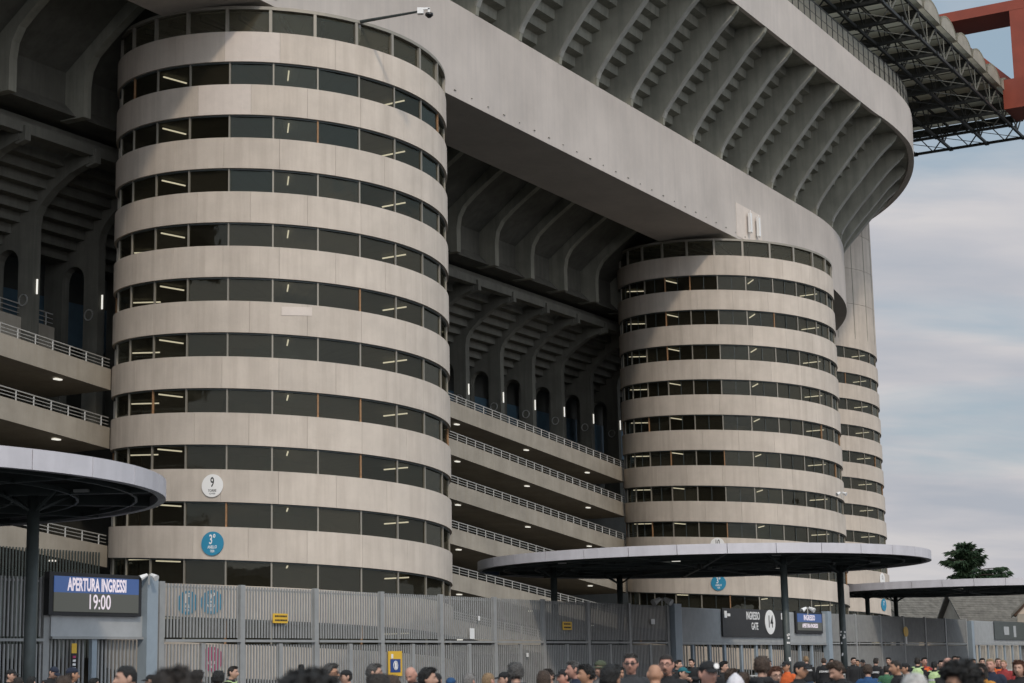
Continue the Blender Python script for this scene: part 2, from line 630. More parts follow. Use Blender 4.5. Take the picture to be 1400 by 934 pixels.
# second ring behind and below the beam
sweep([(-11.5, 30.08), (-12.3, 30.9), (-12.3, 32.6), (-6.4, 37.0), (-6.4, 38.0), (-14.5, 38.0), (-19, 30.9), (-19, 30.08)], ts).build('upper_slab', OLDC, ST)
o2 = [(-11, 30.02), (-11, 31.7), (-10.87, 32.5), (-10.45, 33.2), (-9.65, 33.85), (-8.7, 34.5), (-7.2, 35.45), (-5.9, 36.3)]
i2 = [(-5.9, 37.3), (-6.6, 37.5), (-12.6, 33.2), (-12.6, 30.02)]
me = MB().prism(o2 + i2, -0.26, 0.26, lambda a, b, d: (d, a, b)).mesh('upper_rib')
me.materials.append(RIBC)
k = -9
while 3.56 + 5.27 * k < T_END - 2:
    obj('upper_rib', me, ST, pframe(3.56 + 5.27 * k))
    k += 1
ts2 = tseq(-55, 60) + [64, 68, 72, 76, 80]
sweep([(-12.0, 28.55), (-12.0, 29.1), (-12.6, 29.1), (-12.6, 28.55)], ts2).build('edge_beam', OLDC, ST)
br = MB().prism([(-11.85, 28.9), (-11.85, 28.15), (-12.4, 28.0), (-12.7, 28.2), (-12.7, 28.9)], -0.2, 0.2, lambda a, b, d: (d, a, b)).mesh('bracket')
br.materials.append(OLDC)
prof = [(-18.9, 24.6)]
n_, z_ = -18.9, 24.6
for k in range(8):
    n_ += 0.62
    prof.append((n_, z_))
    z_ += 0.52
    prof.append((n_, z_))
prof += [(-13.0, 29.3), (-13.0, 29.8), (-14.0, 30.0), (-20, 26.2), (-20, 24.6)]
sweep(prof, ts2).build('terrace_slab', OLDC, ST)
# arched fins carrying the lower terrace
fin = [(-16, 15.2), (-16, 25.4), (-15.9, 25.9), (-15.6, 26.4), (-14.8, 27.1), (-13.6, 27.8), (-12.6, 28.1), (-12.2, 28.2), (-12.3, 29.0), (-13.2, 29.5), (-20, 25.6), (-20, 15.2), (-18.65, 15.2)]
for i in range(9):
    a = pi - pi * i / 8
    fin.append((-17.85 + 0.8 * cos(a), 23.45 + 0.8 * sin(a)))
fin.append((-17.05, 15.2))
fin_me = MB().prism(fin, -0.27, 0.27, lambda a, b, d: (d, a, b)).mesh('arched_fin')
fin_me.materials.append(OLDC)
lampv = MB().box((0, 0, 0), 0.06, 0.07, 0.8).mesh('tube_light')
lampv.materials.append(LAMPM)
ring_s = MB()
for i in range(12):
    a, b = 2 * pi * i / 12, 2 * pi * (i + 1) / 12
    ring_s.bar((0.3 * cos(a), 0, 0.3 * sin(a)), (0.3 * cos(b), 0, 0.3 * sin(b)), 0.06)
speaker_ring = ring_s.mesh('round_loudspeaker')
speaker_ring.materials.append(RAIL)
FINS = [-46.4, -41.2, -36.1, -31.0, -25.9, -20.8, -15.72, -10.72, -5.6, -0.5, 4.6, 8.4, 13.5, 18.4, 23.55, 28.67, 33.82, 38.84, 43.75, 48.95, 54.0, 59.1]
for s_ in FINS:
    f_ = obj('arched_fin', fin_me, ST, pframe(s_))
    obj('bracket', br, f_, local=True)
    obj('tube_light', lampv, f_, Matrix.Translation((0, -15.93, 22.05)), local=True)
    obj('round_loudspeaker', speaker_ring, f_, Matrix.Translation((0.30, -16.62, 21.35)) @ Matrix.Rotation(pi / 2, 4, 'Z'), local=True)
sweep([(-20.6, 0.1), (-20.6, 31), (-21.2, 31), (-21.2, 0.1)], ts2).build('back_wall', DARKC, ST)
sweep([(-20.3, 20.3), (-20.3, 22.9), (-20.5, 22.9), (-20.5, 20.3)], ts2).build('blue_hoarding', BLUEW, ST)


def sloped(s0, s1, zt0, slope, h, n0, n1, dn=0.22, slab=True):
    mb_ = MB()
    rings = []
    for s_ in (s0, s1):
        zt = zt0 + slope * s_
        if slab:
            pr = [(n0, zt), (n0, zt - h), (n1, zt - h), (n1, zt - h + 0.32), (n0 - dn, zt - h + 0.32), (n0 - dn, zt)]
        else:
            pr = [(n0, zt), (n0, zt - h), (n0 - dn, zt - h), (n0 - dn, zt)]
        rings.append([W(s_, n, z) for n, z in pr])
    mb_.loft(rings)
    return mb_


def railing(s0, s1, zfun, n, h, step, parent):
    mb_ = MB()
    k_ = 0
    s_ = s0
    while s_ <= s1:
        mb_.bar(W(s_, n, zfun(s_) - 0.02), W(s_, n, zfun(s_) + h), 0.06)
        s_ += step
    for hh in (h, h * 0.66, h * 0.33):
        mb_.bar(W(s0, n, zfun(s0) + hh), W(s1, n, zfun(s1) + hh), 0.055 if hh == h else 0.035)
    return mb_.build('railing', RAIL, parent)


SL = -0.0965
ramp_lamp = MB().box((0, 0, 0), 0.45, 0.20, 0.06).mesh('ceiling_lamp')
ramp_lamp.materials.append(LAMPM)
Z0 = {'A': 19.45 - SL * 17.9 + 0.0, 'B': 16.93 - SL * 17.9, 'C': 13.97 - SL * 17.9, 'D': 10.95 - SL * 17.9, 'E': 7.95 - SL * 17.9, 'F': 4.95 - SL * 17.9}
for nm, runs in (('A', [(-3.6, 44.4)]), ('B', [(-3.6, 44.4)]), ('C', [(-48, -15.35), (-3.6, 44.4)]), ('D', [(-48, -15.35), (-3.6, 44.4)]), ('E', [(-48, -15.35), (-3.6, 44.4)]), ('F', [(-48, -15.35), (-3.6, 30)])):
    for a, b in runs:
        zt0 = Z0[nm]
        sl = SL if nm != 'A' else -0.088
        if nm == 'A':
            zt0 = 19.5 - sl * 17.9
        rp = sloped(a, b, zt0, sl, 1.08 if nm != 'A' else 1.12, -11.0, -16.6).build('ramp', RAMPC, ST)
        railing(a, b, lambda s_, z=zt0, q=sl: z + q * s_, -11.12, 0.52, 1.19, rp)
        for sl_, zz in ((20.0, 0), (29.7, 0), (39.35, 0), (-18.38, 0), (-28.0, 0)):
            if a + 1 < sl_ < b - 1:
                obj('ceiling_lamp', ramp_lamp, rp, pframe(sl_, -11.75, zt0 + sl * sl_ - (1.08 if nm != 'A' else 1.12) - 0.05))
# inclined concourse parapet behind the arched columns
for a, b in ((-48, -13.5), (-3, 44)):
    zf = (lambda s_: 20.75 - 0.075 * (s_ + 20)) if a < -10 else (lambda s_: 19.9 - 0.075 * (s_ - 20))
    mb = MB()
    mb.loft([[W(s_, n, z) for n, z in ((-16.75, zf(s_)), (-16.75, zf(s_) - 2.0), (-17.0, zf(s_) - 2.0), (-17.0, zf(s_)))] for s_ in (a, b)])
    cp = mb.build('concourse_parapet', RAMPC, ST)
    railing(a, b, zf, -16.9, 0.75, 1.7, cp)
# dark bars closing the foot of the ramps on the left
mb = MB()
s_ = -40.0
while s_ < -16:
    mb.box(W(s_, -10.9, 5.2), 0.07, 0.05, 5.2, U, N)
    s_ += 0.21
mb.build('undercroft_bars', STEELD, ST, kind='stuff')

# ------------------------------------------------------------------ spiral ramp towers
HP, KZ = 2.7, 3.402 / (2 * pi)
TOWERS = {'near': (-12.0225, 93.1934, 8.733, 31.137), 'mid': (17.3792, 143.7718, 8.698, 30.914), 'far': (30.1774, 190.7926, 8.698, 33.826)}


def arc_solid(R0, R1, da, seg, zb, zt, a0=0.0, kz=KZ):
    "solid arc between radii R1 < R0, following the helix"
    mb_ = MB()
    rings = []
    for i in range(seg + 1):
        a = a0 + da * i / seg
        dz = -kz * a
        rings.append([(R0 * sin(a), -R0 * cos(a), zb + dz), (R1 * sin(a), -R1 * cos(a), zb + dz), (R1 * sin(a), -R1 * cos(a), zt + dz), (R0 * sin(a), -R0 * cos(a), zt + dz)])
    mb_.loft(rings)
    return mb_


def place_helix(name, me_, parent, az, z):
    mm = Matrix.Translation((0, 0, z - KZ * az)) @ Matrix.Rotation(az, 4, 'Z')
    return obj(name, me_, parent, mm, local=True)


def tower(key, label, kmax, moff, tubes, roof=True, patches=(), extra_mullion=False, tz=-0.12):
    X, Y, R, z1 = TOWERS[key]
    t_ = thing('ramp_tower', (X, Y, 0.0), label, 'tower', 'round ramp towers')
    DA = radians(18.0)
    panel = arc_solid(R, R - 0.22, DA - 0.0012, 6, 0.0, 1.53).mesh('parapet_panel')
    panel.materials.append(CONC)
    patchm = panel.copy()
    patchm.materials.clear()
    patchm.materials.append(PATCH)
    PA = radians(14.4)
    RG = R - 0.17
    pane = arc_solid(RG, RG - 0.02, PA, 1, -0.02, 1.19).mesh('pane')
    pane.materials.append(GLASS)
    pane_c = pane.copy()
    pane_c.materials.clear()
    pane_c.materials.append(CLEAR)
    mul = MB().box((0, -RG - 0.02, 0.585), 0.075, 0.10, 1.21).mesh('mullion')
    mul.materials.append(MULL)
    mul_r = mul.copy()
    mul_r.materials.clear()
    mul_r.materials.append(RUST)
    mul_thin = MB().box((0, -RG + 0.03, 0.585), 0.03, 0.05, 1.21).mesh('sash_bar')
    mul_thin.materials.append(STEELD)
    mul_big = MB().box((0, -RG - 0.05, 0.60), 0.15, 0.16, 1.25).mesh('roof_post')
    mul_big.materials.append(MULL)
    sill = arc_solid(R - 0.12, R - 0.26, PA, 4, 1.155, 1.25).mesh('head_rail')
    sill.materials.append(STEELD)
    floor = arc_solid(R - 0.2, 2.9, radians(260), 40, 0.02, 0.30, radians(-130)).mesh('ramp_floor')
    floor.materials.append(TOWERIN)
    # inner core
    cm_ = MB()
    cm_.tube([(0, 0, 0.15), (0, 0, z1 + 2.2)], 3.1, 24)
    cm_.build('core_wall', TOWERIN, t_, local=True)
    rw = MB()
    rw.loft([[((R - 0.3) * sin(radians(q)), -(R - 0.3) * cos(radians(q)), 0.15), ((R - 0.5) * sin(radians(q)), -(R - 0.5) * cos(radians(q)), 0.15), ((R - 0.5) * sin(radians(q)), -(R - 0.5) * cos(radians(q)), z1 + 1.4), ((R - 0.3) * sin(radians(q)), -(R - 0.3) * cos(radians(q)), z1 + 1.4)] for q in range(112, 250, 6)])
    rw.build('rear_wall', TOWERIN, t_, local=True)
    tube_m = []
    for p, q in tubes:
        d = Vector((q[0] - p[0], q[1] - p[1], 0))
        me_ = MB().bar((p[0], p[1], 0), (q[0], q[1], 0), 0.06).mesh('tube_light')
        me_.materials.append(TUBE)
        az = atan2((p[0] + q[0]) / 2, -(p[1] + q[1]) / 2)
        tube_m.append((me_, -KZ * az, az))
    rnd = random.Random(len(key))
    for k_ in range(0, kmax + 1):
        zb_ = z1 - HP * k_
        if zb_ < -1.2:
            break
        for i in range(-7, 7):
            az = DA * i + radians(6.2 if k_ % 2 == 0 else 15.0)
            use = patchm if (k_, i) in patches else panel
            place_helix('parapet_panel', use, t_, az - DA, zb_)
        place_helix('ramp_floor', floor, t_, 0.0, zb_ + 0.02)
        # window strip below this parapet
        if zb_ - 1.17 < 0.0:
            continue
        for i in range(-8, 8):
            az = moff + PA * i
            place_helix('pane', pane, t_, az, zb_ - 1.17)
            place_helix('mullion', mul_r if rnd.random() < 0.13 else mul, t_, az, zb_ - 1.17)
            if extra_mullion:
                place_helix('sash_bar', mul_thin, t_, az + PA / 2, zb_ - 1.17)
            place_helix('head_rail', sill, t_, az, zb_ - 1.17 - 0.06)
        for me_, dz, az in tube_m:
            obj('tube_light', me_, t_, Matrix.Translation((0, 0, zb_ + dz + tz)), local=True)
    if roof:
        for i in range(-6, 8):
            az = moff - radians(1.0) + PA * i
            place_helix('pane', pane_c, t_, az, z1 + 1.53)
            place_helix('roof_post', mul_big, t_, az, z1 + 1.53)
        rim = arc_solid(R - 0.02, R - 0.42, radians(230), 40, z1 + 2.70, z1 + 2.86, radians(-100)).build('roof_rim', MULL, t_, local=True)
        rc = arc_solid(R - 0.30, 0.3, radians(230), 40, z1 + 2.62, z1 + 2.74, radians(-100)).build('roof_slab', ROOFIN, t_, local=True)
        for i in range(13):
            a = radians(-80 + 14.4 * i)
            mb_ = MB()
            zz = z1 + 2.50 - KZ * a
            mb_.bar(((R - 0.5) * sin(a), -(R - 0.5) * cos(a), zz), (2.0 * sin(a + 0.9), -2.0 * cos(a + 0.9), zz), 0.2, 0.3)
            mb_.build('rafter', DARKC, t_, local=True)
    return t_


T1T = [((6.5 * sin(radians(q)), -6.5 * cos(radians(q))), (7.95 * sin(radians(q)), -7.95 * cos(radians(q)))) for q in (-92, -41.8, 9.2, 58.0)]
T2T = T1T
tw1 = tower('near', 'nearest and widest round concrete tower with striped window bands, under the beam at left', 12, radians(4.1), T1T, patches={(0, 0), (1, -1)})
tw2 = tower('mid', 'second round striped tower, partly behind the large round canopy with the gate 14 sign below', 12, radians(3.9), T2T, extra_mullion=True)
tw3 = tower('far', 'farthest round tower at the corner, plain concrete on top and striped below, against the sky', 13, radians(27.5 - 14.4), T1T[2:] + T1T[:1], roof=False)
X3, Y3, R3, z3 = TOWERS['far']
for i in range(5):
    za = z3 + 0.62 + i * 3.75
    MB().tube([(0, 0, za), (0, 0, za + 3.72)], R3 - 0.006, 72).build('drum_segment', CONC, tw3, smooth=False, local=True)
    for k in range(7):
        az = radians(8 + 15 * k)
        if i < 5:
            o = MB().box((R3 * sin(az), -R3 * cos(az), za + 1.86), 0.05, 0.03, 3.7, Vector((cos(az), sin(az), 0)), Vector((sin(az), -cos(az), 0))).build('panel_joint', RIBC, tw3, local=True)


def cyl_map(me_, key, az0, z0, off=0.03):
    "wrap a flat mesh (x right, y up, z out) onto the tower's cylinder"
    X, Y, R, _ = TOWERS[key]
    for v in me_.vertices:
        r = R + off + v.co.z
        a = az0 + v.co.x / R
        z = z0 + v.co.y
        v.co = (X + r * sin(a), Y - r * cos(a), z)
    return me_


def disc_mesh(r, n=40, th=0.03, rings=5):
    mb_ = MB()
    vs_ = []
    fs_ = []
    for layer in (0.0, th):
        vs_.append((0, 0, layer))
        for q in range(1, rings + 1):
            for i in range(n):
                a = 2 * pi * i / n
                vs_.append((r * q / rings * cos(a), r * q / rings * sin(a), layer))
    M_ = 1 + rings * n
    for L in (0, 1):
        o = L * M_
        for i in range(n):
            fs_.append((o, o + 1 + i, o + 1 + (i + 1) % n))
            for q in range(rings - 1):
                a0, b0 = o + 1 + q * n, o + 1 + (q + 1) * n
                fs_.append((a0 + i, b0 + i, b0 + (i + 1) % n, a0 + (i + 1) % n))
    e = 1 + (rings - 1) * n
    for i in range(n):
        fs_.append((e + i, M_ + e + i, M_ + e + (i + 1) % n, e + (i + 1) % n))
    mb_.add(vs_, fs_)
    return mb_.mesh('disc')


def tower_sign(key, az, z, r, back, lines, label, inkm):
    d = cyl_map(disc_mesh(r), key, az, z)
    d.materials.append(back)
    X, Y, R, _ = TOWERS[key]
    root = thing('round_sign', (X + R * sin(az), Y - R * cos(az), z), label, 'sign', 'round signs on the towers')
    obj('disc', d, root)
    for txt, dy, size, sx, bold in lines:
        t = cyl_map(text_mesh(txt, size, sx, bold=bold), key, az, z + dy, 0.062)
        t.materials.append(inkm)
        obj('lettering', t, root)
    return root


small = [("ANELLO", -0.17, 0.20, 0.62, 0.004), ("TIER", -0.36, 0.16, 0.7, 0.003)]
tower_sign('near', radians(-14.5), 10.42, 0.54, WPRINT, [("9", 0.14, 0.66, 0.62, 0.006), ("TORRE", -0.24, 0.17, 0.8, 0.002), ("TOWER", -0.38, 0.10, 0.9, 0.0)], 'white round sign with black 9 on the nearest tower', INK)
tower_sign('near', radians(-14.3), 7.71, 0.56, CYAN, [("3°", 0.17, 0.62, 0.62, 0.010)] + small, 'blue round sign with white 3 directly below the white 9 sign', WPRINT)
tower_sign('near', radians(-22.6), 5.01, 0.56, CYAN, [("1°", 0.17, 0.62, 0.62, 0.010)] + small, 'left blue round sign of the pair behind the fence bars', WPRINT)
tower_sign('near', radians(-14.3), 5.00, 0.56, CYAN, [("2°", 0.17, 0.62, 0.62, 0.010)] + small, 'right blue round sign of the pair behind the fence bars', WPRINT)
tower_sign('near', radians(-14.1), 2.39, 0.56, MAG, [("1°", 0.20, 0.55, 0.62, 0.010)] + small, 'magenta round sign low on the tower behind the fence bars', WPRINT)
tower_sign('mid', radians(-15.6), 10.43, 0.54, WPRINT, [("10", 0.14, 0.62, 0.62, 0.006), ("TORRE", -0.24, 0.17, 0.8, 0.002)], 'white round sign with 10 cut off by the canopy edge', INK)
tower_sign('mid', radians(-15.8), 7.61, 0.56, CYAN, [("3°", 0.17, 0.62, 0.62, 0.010)] + small, 'blue round sign with white 3 seen under the large canopy', WPRINT)
tower_sign('far', radians(54.8), 9.85, 0.62, WPRINT, [("11", 0.14, 0.62, 0.62, 0.006)], 'white round sign seen at a slant on the far tower between two canopies', INK)
tower_sign('far', radians(54.8), 7.25, 0.62, CYAN, [("3°", 0.14, 0.62, 0.62, 0.010)], 'blue round sign seen at a slant on the far tower', WPRINT)

for (az_, z_, w_, h_) in ((radians(11.7), 18.69, 1.45, 0.42),):
    pm_ = MB()
    for i in range(9):
        x_ = -w_ / 2 + w_ * i / 8
        pm_.v += [(x_, -h_ / 2, 0.0), (x_, h_ / 2, 0.0), (x_, h_ / 2, 0.012), (x_, -h_ / 2, 0.012)]
    for i in range(8):
        for k in range(4):
            pm_.f.append((i * 4 + k, i * 4 + (k + 1) % 4, (i + 1) * 4 + (k + 1) % 4, (i + 1) * 4 + k))
    pm_.f += [(0, 1, 2, 3), (35, 34, 33, 32)]
    me_ = cyl_map(pm_.mesh('repaired_patch'), 'near', az_, z_, 0.004)
    me_.materials.append(PATCH)
    obj('repaired_patch', me_, tw1)

# camera on a long arm at the top of the near tower, and other small cameras
X1, Y1, R1, z1n = TOWERS['near']
rt = thing('arm_camera', (-7.4, Y1 - 7.3, 34.1), 'dome camera at the end of a long arm on the near tower roof', 'camera')
pb = at_depth(492, 30, Y1 - 7.2)
pe = at_depth(572, 16, Y1 - 9.8)
MB().tube([pb, pe], [0.09, 0.06], 8).build('arm', STEELD, rt)
MB().bar(pb + Vector((-0.1, 0.4, -0.9)), pb + Vector((0, 0, 0.05)), 0.12).build('bracket', RAIL, rt)
mb = MB()
mb.box(pe + Vector((0.10, 0, 0.02)), 0.30, 0.26, 0.30)
mb.bar(pe + Vector((0.2, 0, 0.14)), pe + Vector((0.55, 0, 0.14)), 0.1)
mb.bar(pe + Vector((0.52, 0, 0.16)), pe + Vector((0.52, 0, -0.12)), 0.1)
mb.build('housing', WHITE, rt)
MB().tube([pe + Vector((0.52, 0, -0.10)), pe + Vector((0.52, 0, -0.20)), pe + Vector((0.52, 0, -0.32))], [0.19, 0.2, 0.08], 12).build('dome', BLACK, rt)


def flood_cluster(px_, py_, d, label, nh=2, s=1.0):
    p = at_depth(px_, py_, d)
    r = thing('camera_cluster', p, label, 'camera', 'camera clusters on posts')
    MB().bar(p + Vector((0, 0, -0.55 * s)), p + Vector((0, 0, 0.1 * s)), 0.07 * s).build('post', RAIL, r)
    for i in range(nh):
        sx_ = (-1, 1)[i % 2]
        a = p + Vector((sx_ * 0.12 * s, 0, 0.05 * s))
        b = p + Vector((sx_ * 0.50 * s, -0.25 * s, -0.18 * s))
        MB().tube([a, a * 0.3 + b * 0.7, b], [0.10 * s, 0.17 * s, 0.2 * s], 10).build('camera_body', WHITE, r)
    return r


# ------------------------------------------------------------------ roof over the stand
roof = thing('stand_roof', W(70, 0, 56), 'black steel lattice roof with pale barrel vaults above the bowl', 'roof')
ZB, ZT = 56.0, 58.4
NE, NI = 8.6, -16.0
S0, S1, ST_ = 31.0, 103.2, 5.27
svals = []
s_ = S1
while s_ > S0:
    svals.append(s_)
    s_ -= ST_
nvals = [NE, 4.7, 0.8, -3.1, -7.0, -10.9, -14.8]
for n_ in nvals:
    mb = MB()
    mb.bar(W(S0, n_, ZB), W(S1, n_, ZB), 0.22, 0.26)
    mb.build('bottom_chord', TRUSS, roof)
    MB().bar(W(S0, n_, ZT), W(S1, n_, ZT), 0.20, 0.22).build('top_chord', TRUSS, roof)
for s_ in svals:
    MB().bar(W(s_, NE + 0.1, ZB + 0.02), W(s_, NI, ZB + 0.02), 0.24, 0.26).build('cross_chord', TRUSS, roof)
    MB().bar(W(s_, NE + 0.1, ZT - 0.2), W(s_, NI, ZT - 0.2), 0.30, 0.75).build('cross_beam', TRUSS, roof)
wm = []
for i, s_ in enumerate(svals):
    for j, n_ in enumerate(nvals):
        mb = MB()
        if i < len(svals) - 1:
            sm = s_ - ST_ / 2
            mb.bar(W(s_, n_, ZT), W(sm, n_, ZB), 0.11)
            mb.bar(W(sm, n_, ZB), W(s_ - ST_, n_, ZT), 0.11)
            mb.bar(W(sm, n_, ZB), W(sm, n_, ZT), 0.07)
        if j < len(nvals) - 1:
            nm_ = (n_ + nvals[j + 1]) / 2
            mb.bar(W(s_, n_, ZT), W(s_, nm_, ZB), 0.11)
            mb.bar(W(s_, nm_, ZB), W(s_, nvals[j + 1], ZT), 0.11)
            if i < len(svals) - 1:
                mb.bar(W(s_, n_, ZB), W(s_ - ST_, nvals[j + 1], ZB), 0.06)
                mb.bar(W(s_, n_, ZT + 0.05), W(s_ - ST_, n_, ZT + 0.05), 0.06)
                for q in (0.33, 0.66):
                    mb.bar(W(s_ - ST_ * q, n_, ZT + 0.25), W(s_ - ST_ * q, nvals[j + 1], ZT + 0.25), 0.08)
        mb.build('lattice_web', TRUSSL if j == 0 else TRUSS, roof)
        if j < len(nvals):
            MB().box(W(s_, n_, ZB), 0.42, 0.42, 0.36, U, N).build('node', TRUSS, roof)
for s_ in svals[:-1]:
    rings = []
    for n_ in (NE + 0.6, NI):
        ring = []
        for q in range(11):
            a = pi * q / 10
            ring.append(W(s_ - ST_ / 2 + (ST_ / 2 - 0.1) * cos(a), n_, ZT + 0.30 + 1.45 * sin(a)))
        for q in range(10, -1, -1):
            a = pi * q / 10
            ring.append(W(s_ - ST_ / 2 + (ST_ / 2 - 0.16) * cos(a), n_, ZT + 0.24 + 1.42 * sin(a)))
        rings.append(ring)
    v_ = MB().loft(rings).build('barrel_vault', SHEET, roof)
    ring = [W(s_ - ST_ / 2 + (ST_ / 2 - 0.2) * cos(pi * q / 10), NE + 0.55, ZT + 0.26 + 1.36 * sin(pi * q / 10)) for q in range(11)]
    r2 = [p - N * 0.06 for p in ring]
    MB().loft([ring, r2]).build('vault_end', VEND, v_)
# end truss legs seen against the sky
for n_ in (2.7, -1.2, -5.0):
    MB().bar(W(S1 + 0.1, n_, ZB), W(S1 + 0.1, n_ + 1.9, ZT), 0.10).build('end_brace', TRUSS, roof)

gird = thing('roof_girder', W(96, 0, 57), 'huge dark red box girder frame above the stadium corner', 'girder')
MB().box(W(96.4, 11.0, 67.45), 4.8, 26.0, 1.05, U, N).build('top_chord', RED, gird)
MB().box(W(96.0, 13.0, 61.9), 4.0, 5.6, 10.0, U, N).build('post', RED, gird)
MB().box(W(96.4, 14.6, 58.15), 4.8, 11.2, 3.1, U, N).build('bottom_chord', RED, gird)
MB().bar(W(96.4, 2.6, 66.9), W(96.4, 9.6, 59.6), 1.1, 0.8).build('diagonal_brace', RED, gird)

# ------------------------------------------------------------------ perimeter fence (runs along the facade, n about 5.5)
def fn_at(s):
    pts = [(-60, 6.0), (-31, 5.8), (-23, 6.4), (-11, 6.0), (0, 4.9), (17.5, 4.7), (44, 5.2), (82, 4.6), (112, 5.0)]
    for (a, x), (b, y) in zip(pts, pts[1:]):
        if a <= s <= b:
            return x + (y - x) * (s - a) / (b - a)
    return 5.0


def FW(s, off, z):
    return W(s, 5.25 + off, z)


TOPZ, MIDZ = 5.22, 3.02
BAR_D, BAR_W, BAR_P = 0.05, 0.072, 0.195


def bars(mb_, s0, s1, z0, z1_, off=0.0, pitch=BAR_P, wd=BAR_W, dp=BAR_D):
    nb = max(1, int(round((s1 - s0) / pitch)))
    for i in range(nb):
        s_ = s0 + (i + 0.5) * (s1 - s0) / nb
        mb_.box(FW(s_, off, (z0 + z1_) / 2), wd, dp, z1_ - z0, U, N)


def fence_run(label, posts, mids=True):
    f_ = thing('perimeter_fence', FW((posts[0] + posts[-1]) / 2, 0, GZ), label, 'fence', 'lengths of the perimeter fence')
    for s_ in posts:
        MB().box(FW(s_, 0.03, (TOPZ + 0.06 + GZ) / 2), 0.30, 0.16, TOPZ + 0.06 - GZ, U, N).build('post', FENCE, f_)
    for a, b in zip(posts, posts[1:]):
        mb_ = MB()
        bars(mb_, a + 0.15, b - 0.15, MIDZ + 0.12, TOPZ)
        mb_.build('upper_bars', FENCE, f_, kind='stuff')
        mb_ = MB()
        bars(mb_, a + 0.15, b - 0.15, GZ + 0.1, MIDZ - 0.14, 0.05)
        mb_.build('lower_bars', FENCE, f_, kind='stuff')
        for off_, z_, dp_, ht_ in ((0.10, MIDZ, 0.14, 0.10), (-0.06, TOPZ - 0.12, 0.05, 0.08), (-0.06, GZ + 0.25, 0.05, 0.08)):
            MB().box(FW((a + b) / 2, off_, z_), b - a - 0.32, dp_, ht_, U, N).build('rail', FENCE, f_)
        if mids:
            MB().box(FW((a + b) / 2, 0.06, (GZ + MIDZ - 0.1) / 2), 0.24, 0.12, MIDZ - 0.1 - GZ, U, N).build('gate_stile', FENCE, f_)
    return f_


mid_posts = [-30.3, -25.3, -20.15, -15.0, -9.85, -4.7, 0.45, 5.65, 10.9, 16.2]
f_mid = fence_run('tall grey bar fence in front of the nearest tower, from blue-grey pillar to gate 14', mid_posts)
f_left = fence_run('short length of tall bar fence left of the lit opening-time screen', [-52.5, -47.2, -42.0, -36.5], mids=False)
f_right = fence_run('far length of tall fence with the diagonal shadow, right of gate 14', [44.6, 50.6, 56.6, 62.6, 68.6, 74.6, 81.2], mids=False)


def pillar(s_, label, wd=0.62, top=5.42):
    o = MB().box(FW(s_, 0.18, (top + GZ) / 2), wd, 0.45, top - GZ, U, N).build('gate_pillar', PILLAR)
    return tag(o, label, 'pillar', 'pillars of the entrance gates')


pillar(-31.2, 'blue-grey steel pillar right of the lit APERTURA INGRESSI screen')
pillar(17.0, 'pale blue-grey steel pillar left of the black gate 14 sign', 1.0, 5.36)
pillar(43.9, 'blue-grey steel pillar beside the small lit screen of gate 14', 0.8, 5.35)
pillar(82.2, 'slim grey pillar at the far right gate', 0.8, 5.1)


def gate_portal(label, s0, s1, lintel_z0, lintel_z1, stiles, dense=0.195, lm=PANELM, ribbed=False):
    g_ = thing('entrance_gate', FW((s0 + s1) / 2, 0, GZ), label, 'gate', 'entrance gates in the fence')
    MB().box(FW((s0 + s1) / 2, 0.06, (lintel_z0 + lintel_z1) / 2), s1 - s0, 0.22, lintel_z1 - lintel_z0, U, N).build('lintel_panel', lm, g_)
    if ribbed:
        mb_ = MB()
        bars(mb_, s0, s1, lintel_z0 + 0.05, lintel_z1 - 0.02, 0.19, 0.16, 0.09, 0.05)
        mb_.build('lintel_ribs', lm, g_, kind='stuff')
    MB().box(FW((s0 + s1) / 2, 0.12, lintel_z0 - 0.05), s1 - s0, 0.26, 0.09, U, N).build('lintel_rail', FENCE, g_)
    for s_ in stiles:
        MB().box(FW(s_, 0.10, (GZ + lintel_z0) / 2), 0.26, 0.16, lintel_z0 - 0.1 - GZ, U, N).build('stile', PILLAR, g_)
    edges = [s0] + list(stiles) + [s1]
    for a, b in zip(edges, edges[1:]):
        mb_ = MB()
        bars(mb_, a + 0.2, b - 0.2, GZ + 0.1, lintel_z0 - 0.12, -0.1, dense, 0.085, 0.05)
        mb_.build('turnstile_bars', FENCE, g_, kind='stuff')
    return g_


g1 = gate_portal('entrance gate with turnstile bars under the APERTURA INGRESSI screen', -36.35, -31.3, 3.15, 3.92, [-34.1])
g14 = gate_portal('wide gate 14 entrance of vertical bars under the black sign', 17.55, 43.5, 3.0, 5.17, [19.6, 22.2, 24.6, 27.4, 30.0, 32.6, 35.8, 38.2, 40.6], 0.42, PANELM, True)
g15 = gate_portal('far right entrance gate partly under the third canopy', 82.7, 112.0, 3.0, 5.15, [85, 88, 91, 94, 97, 100, 104], 0.5, PANELM, True)


def plate(name, s0, s1, z0, z1_, off, m_, parent, th=0.08):
    return MB().box(FW((s0 + s1) / 2, off, (z0 + z1_) / 2), s1 - s0, th, z1_ - z0, U, N).build(name, m_, parent)


def flat_text(txt, s_, z, size, sx, off, m_, parent, bold=0.0, name='lettering'):
    me_ = text_mesh(txt, size, sx, bold=bold)
    me_.materials.append(m_)
    mm = Matrix.Identity(4)
    p = FW(s_, off, z)
    for i in range(3):
        mm[i][0], mm[i][1], mm[i][2], mm[i][3] = U[i], (0, 0, 1)[i], N[i], p[i]
    o = obj(name, me_, parent, mm)
    return o


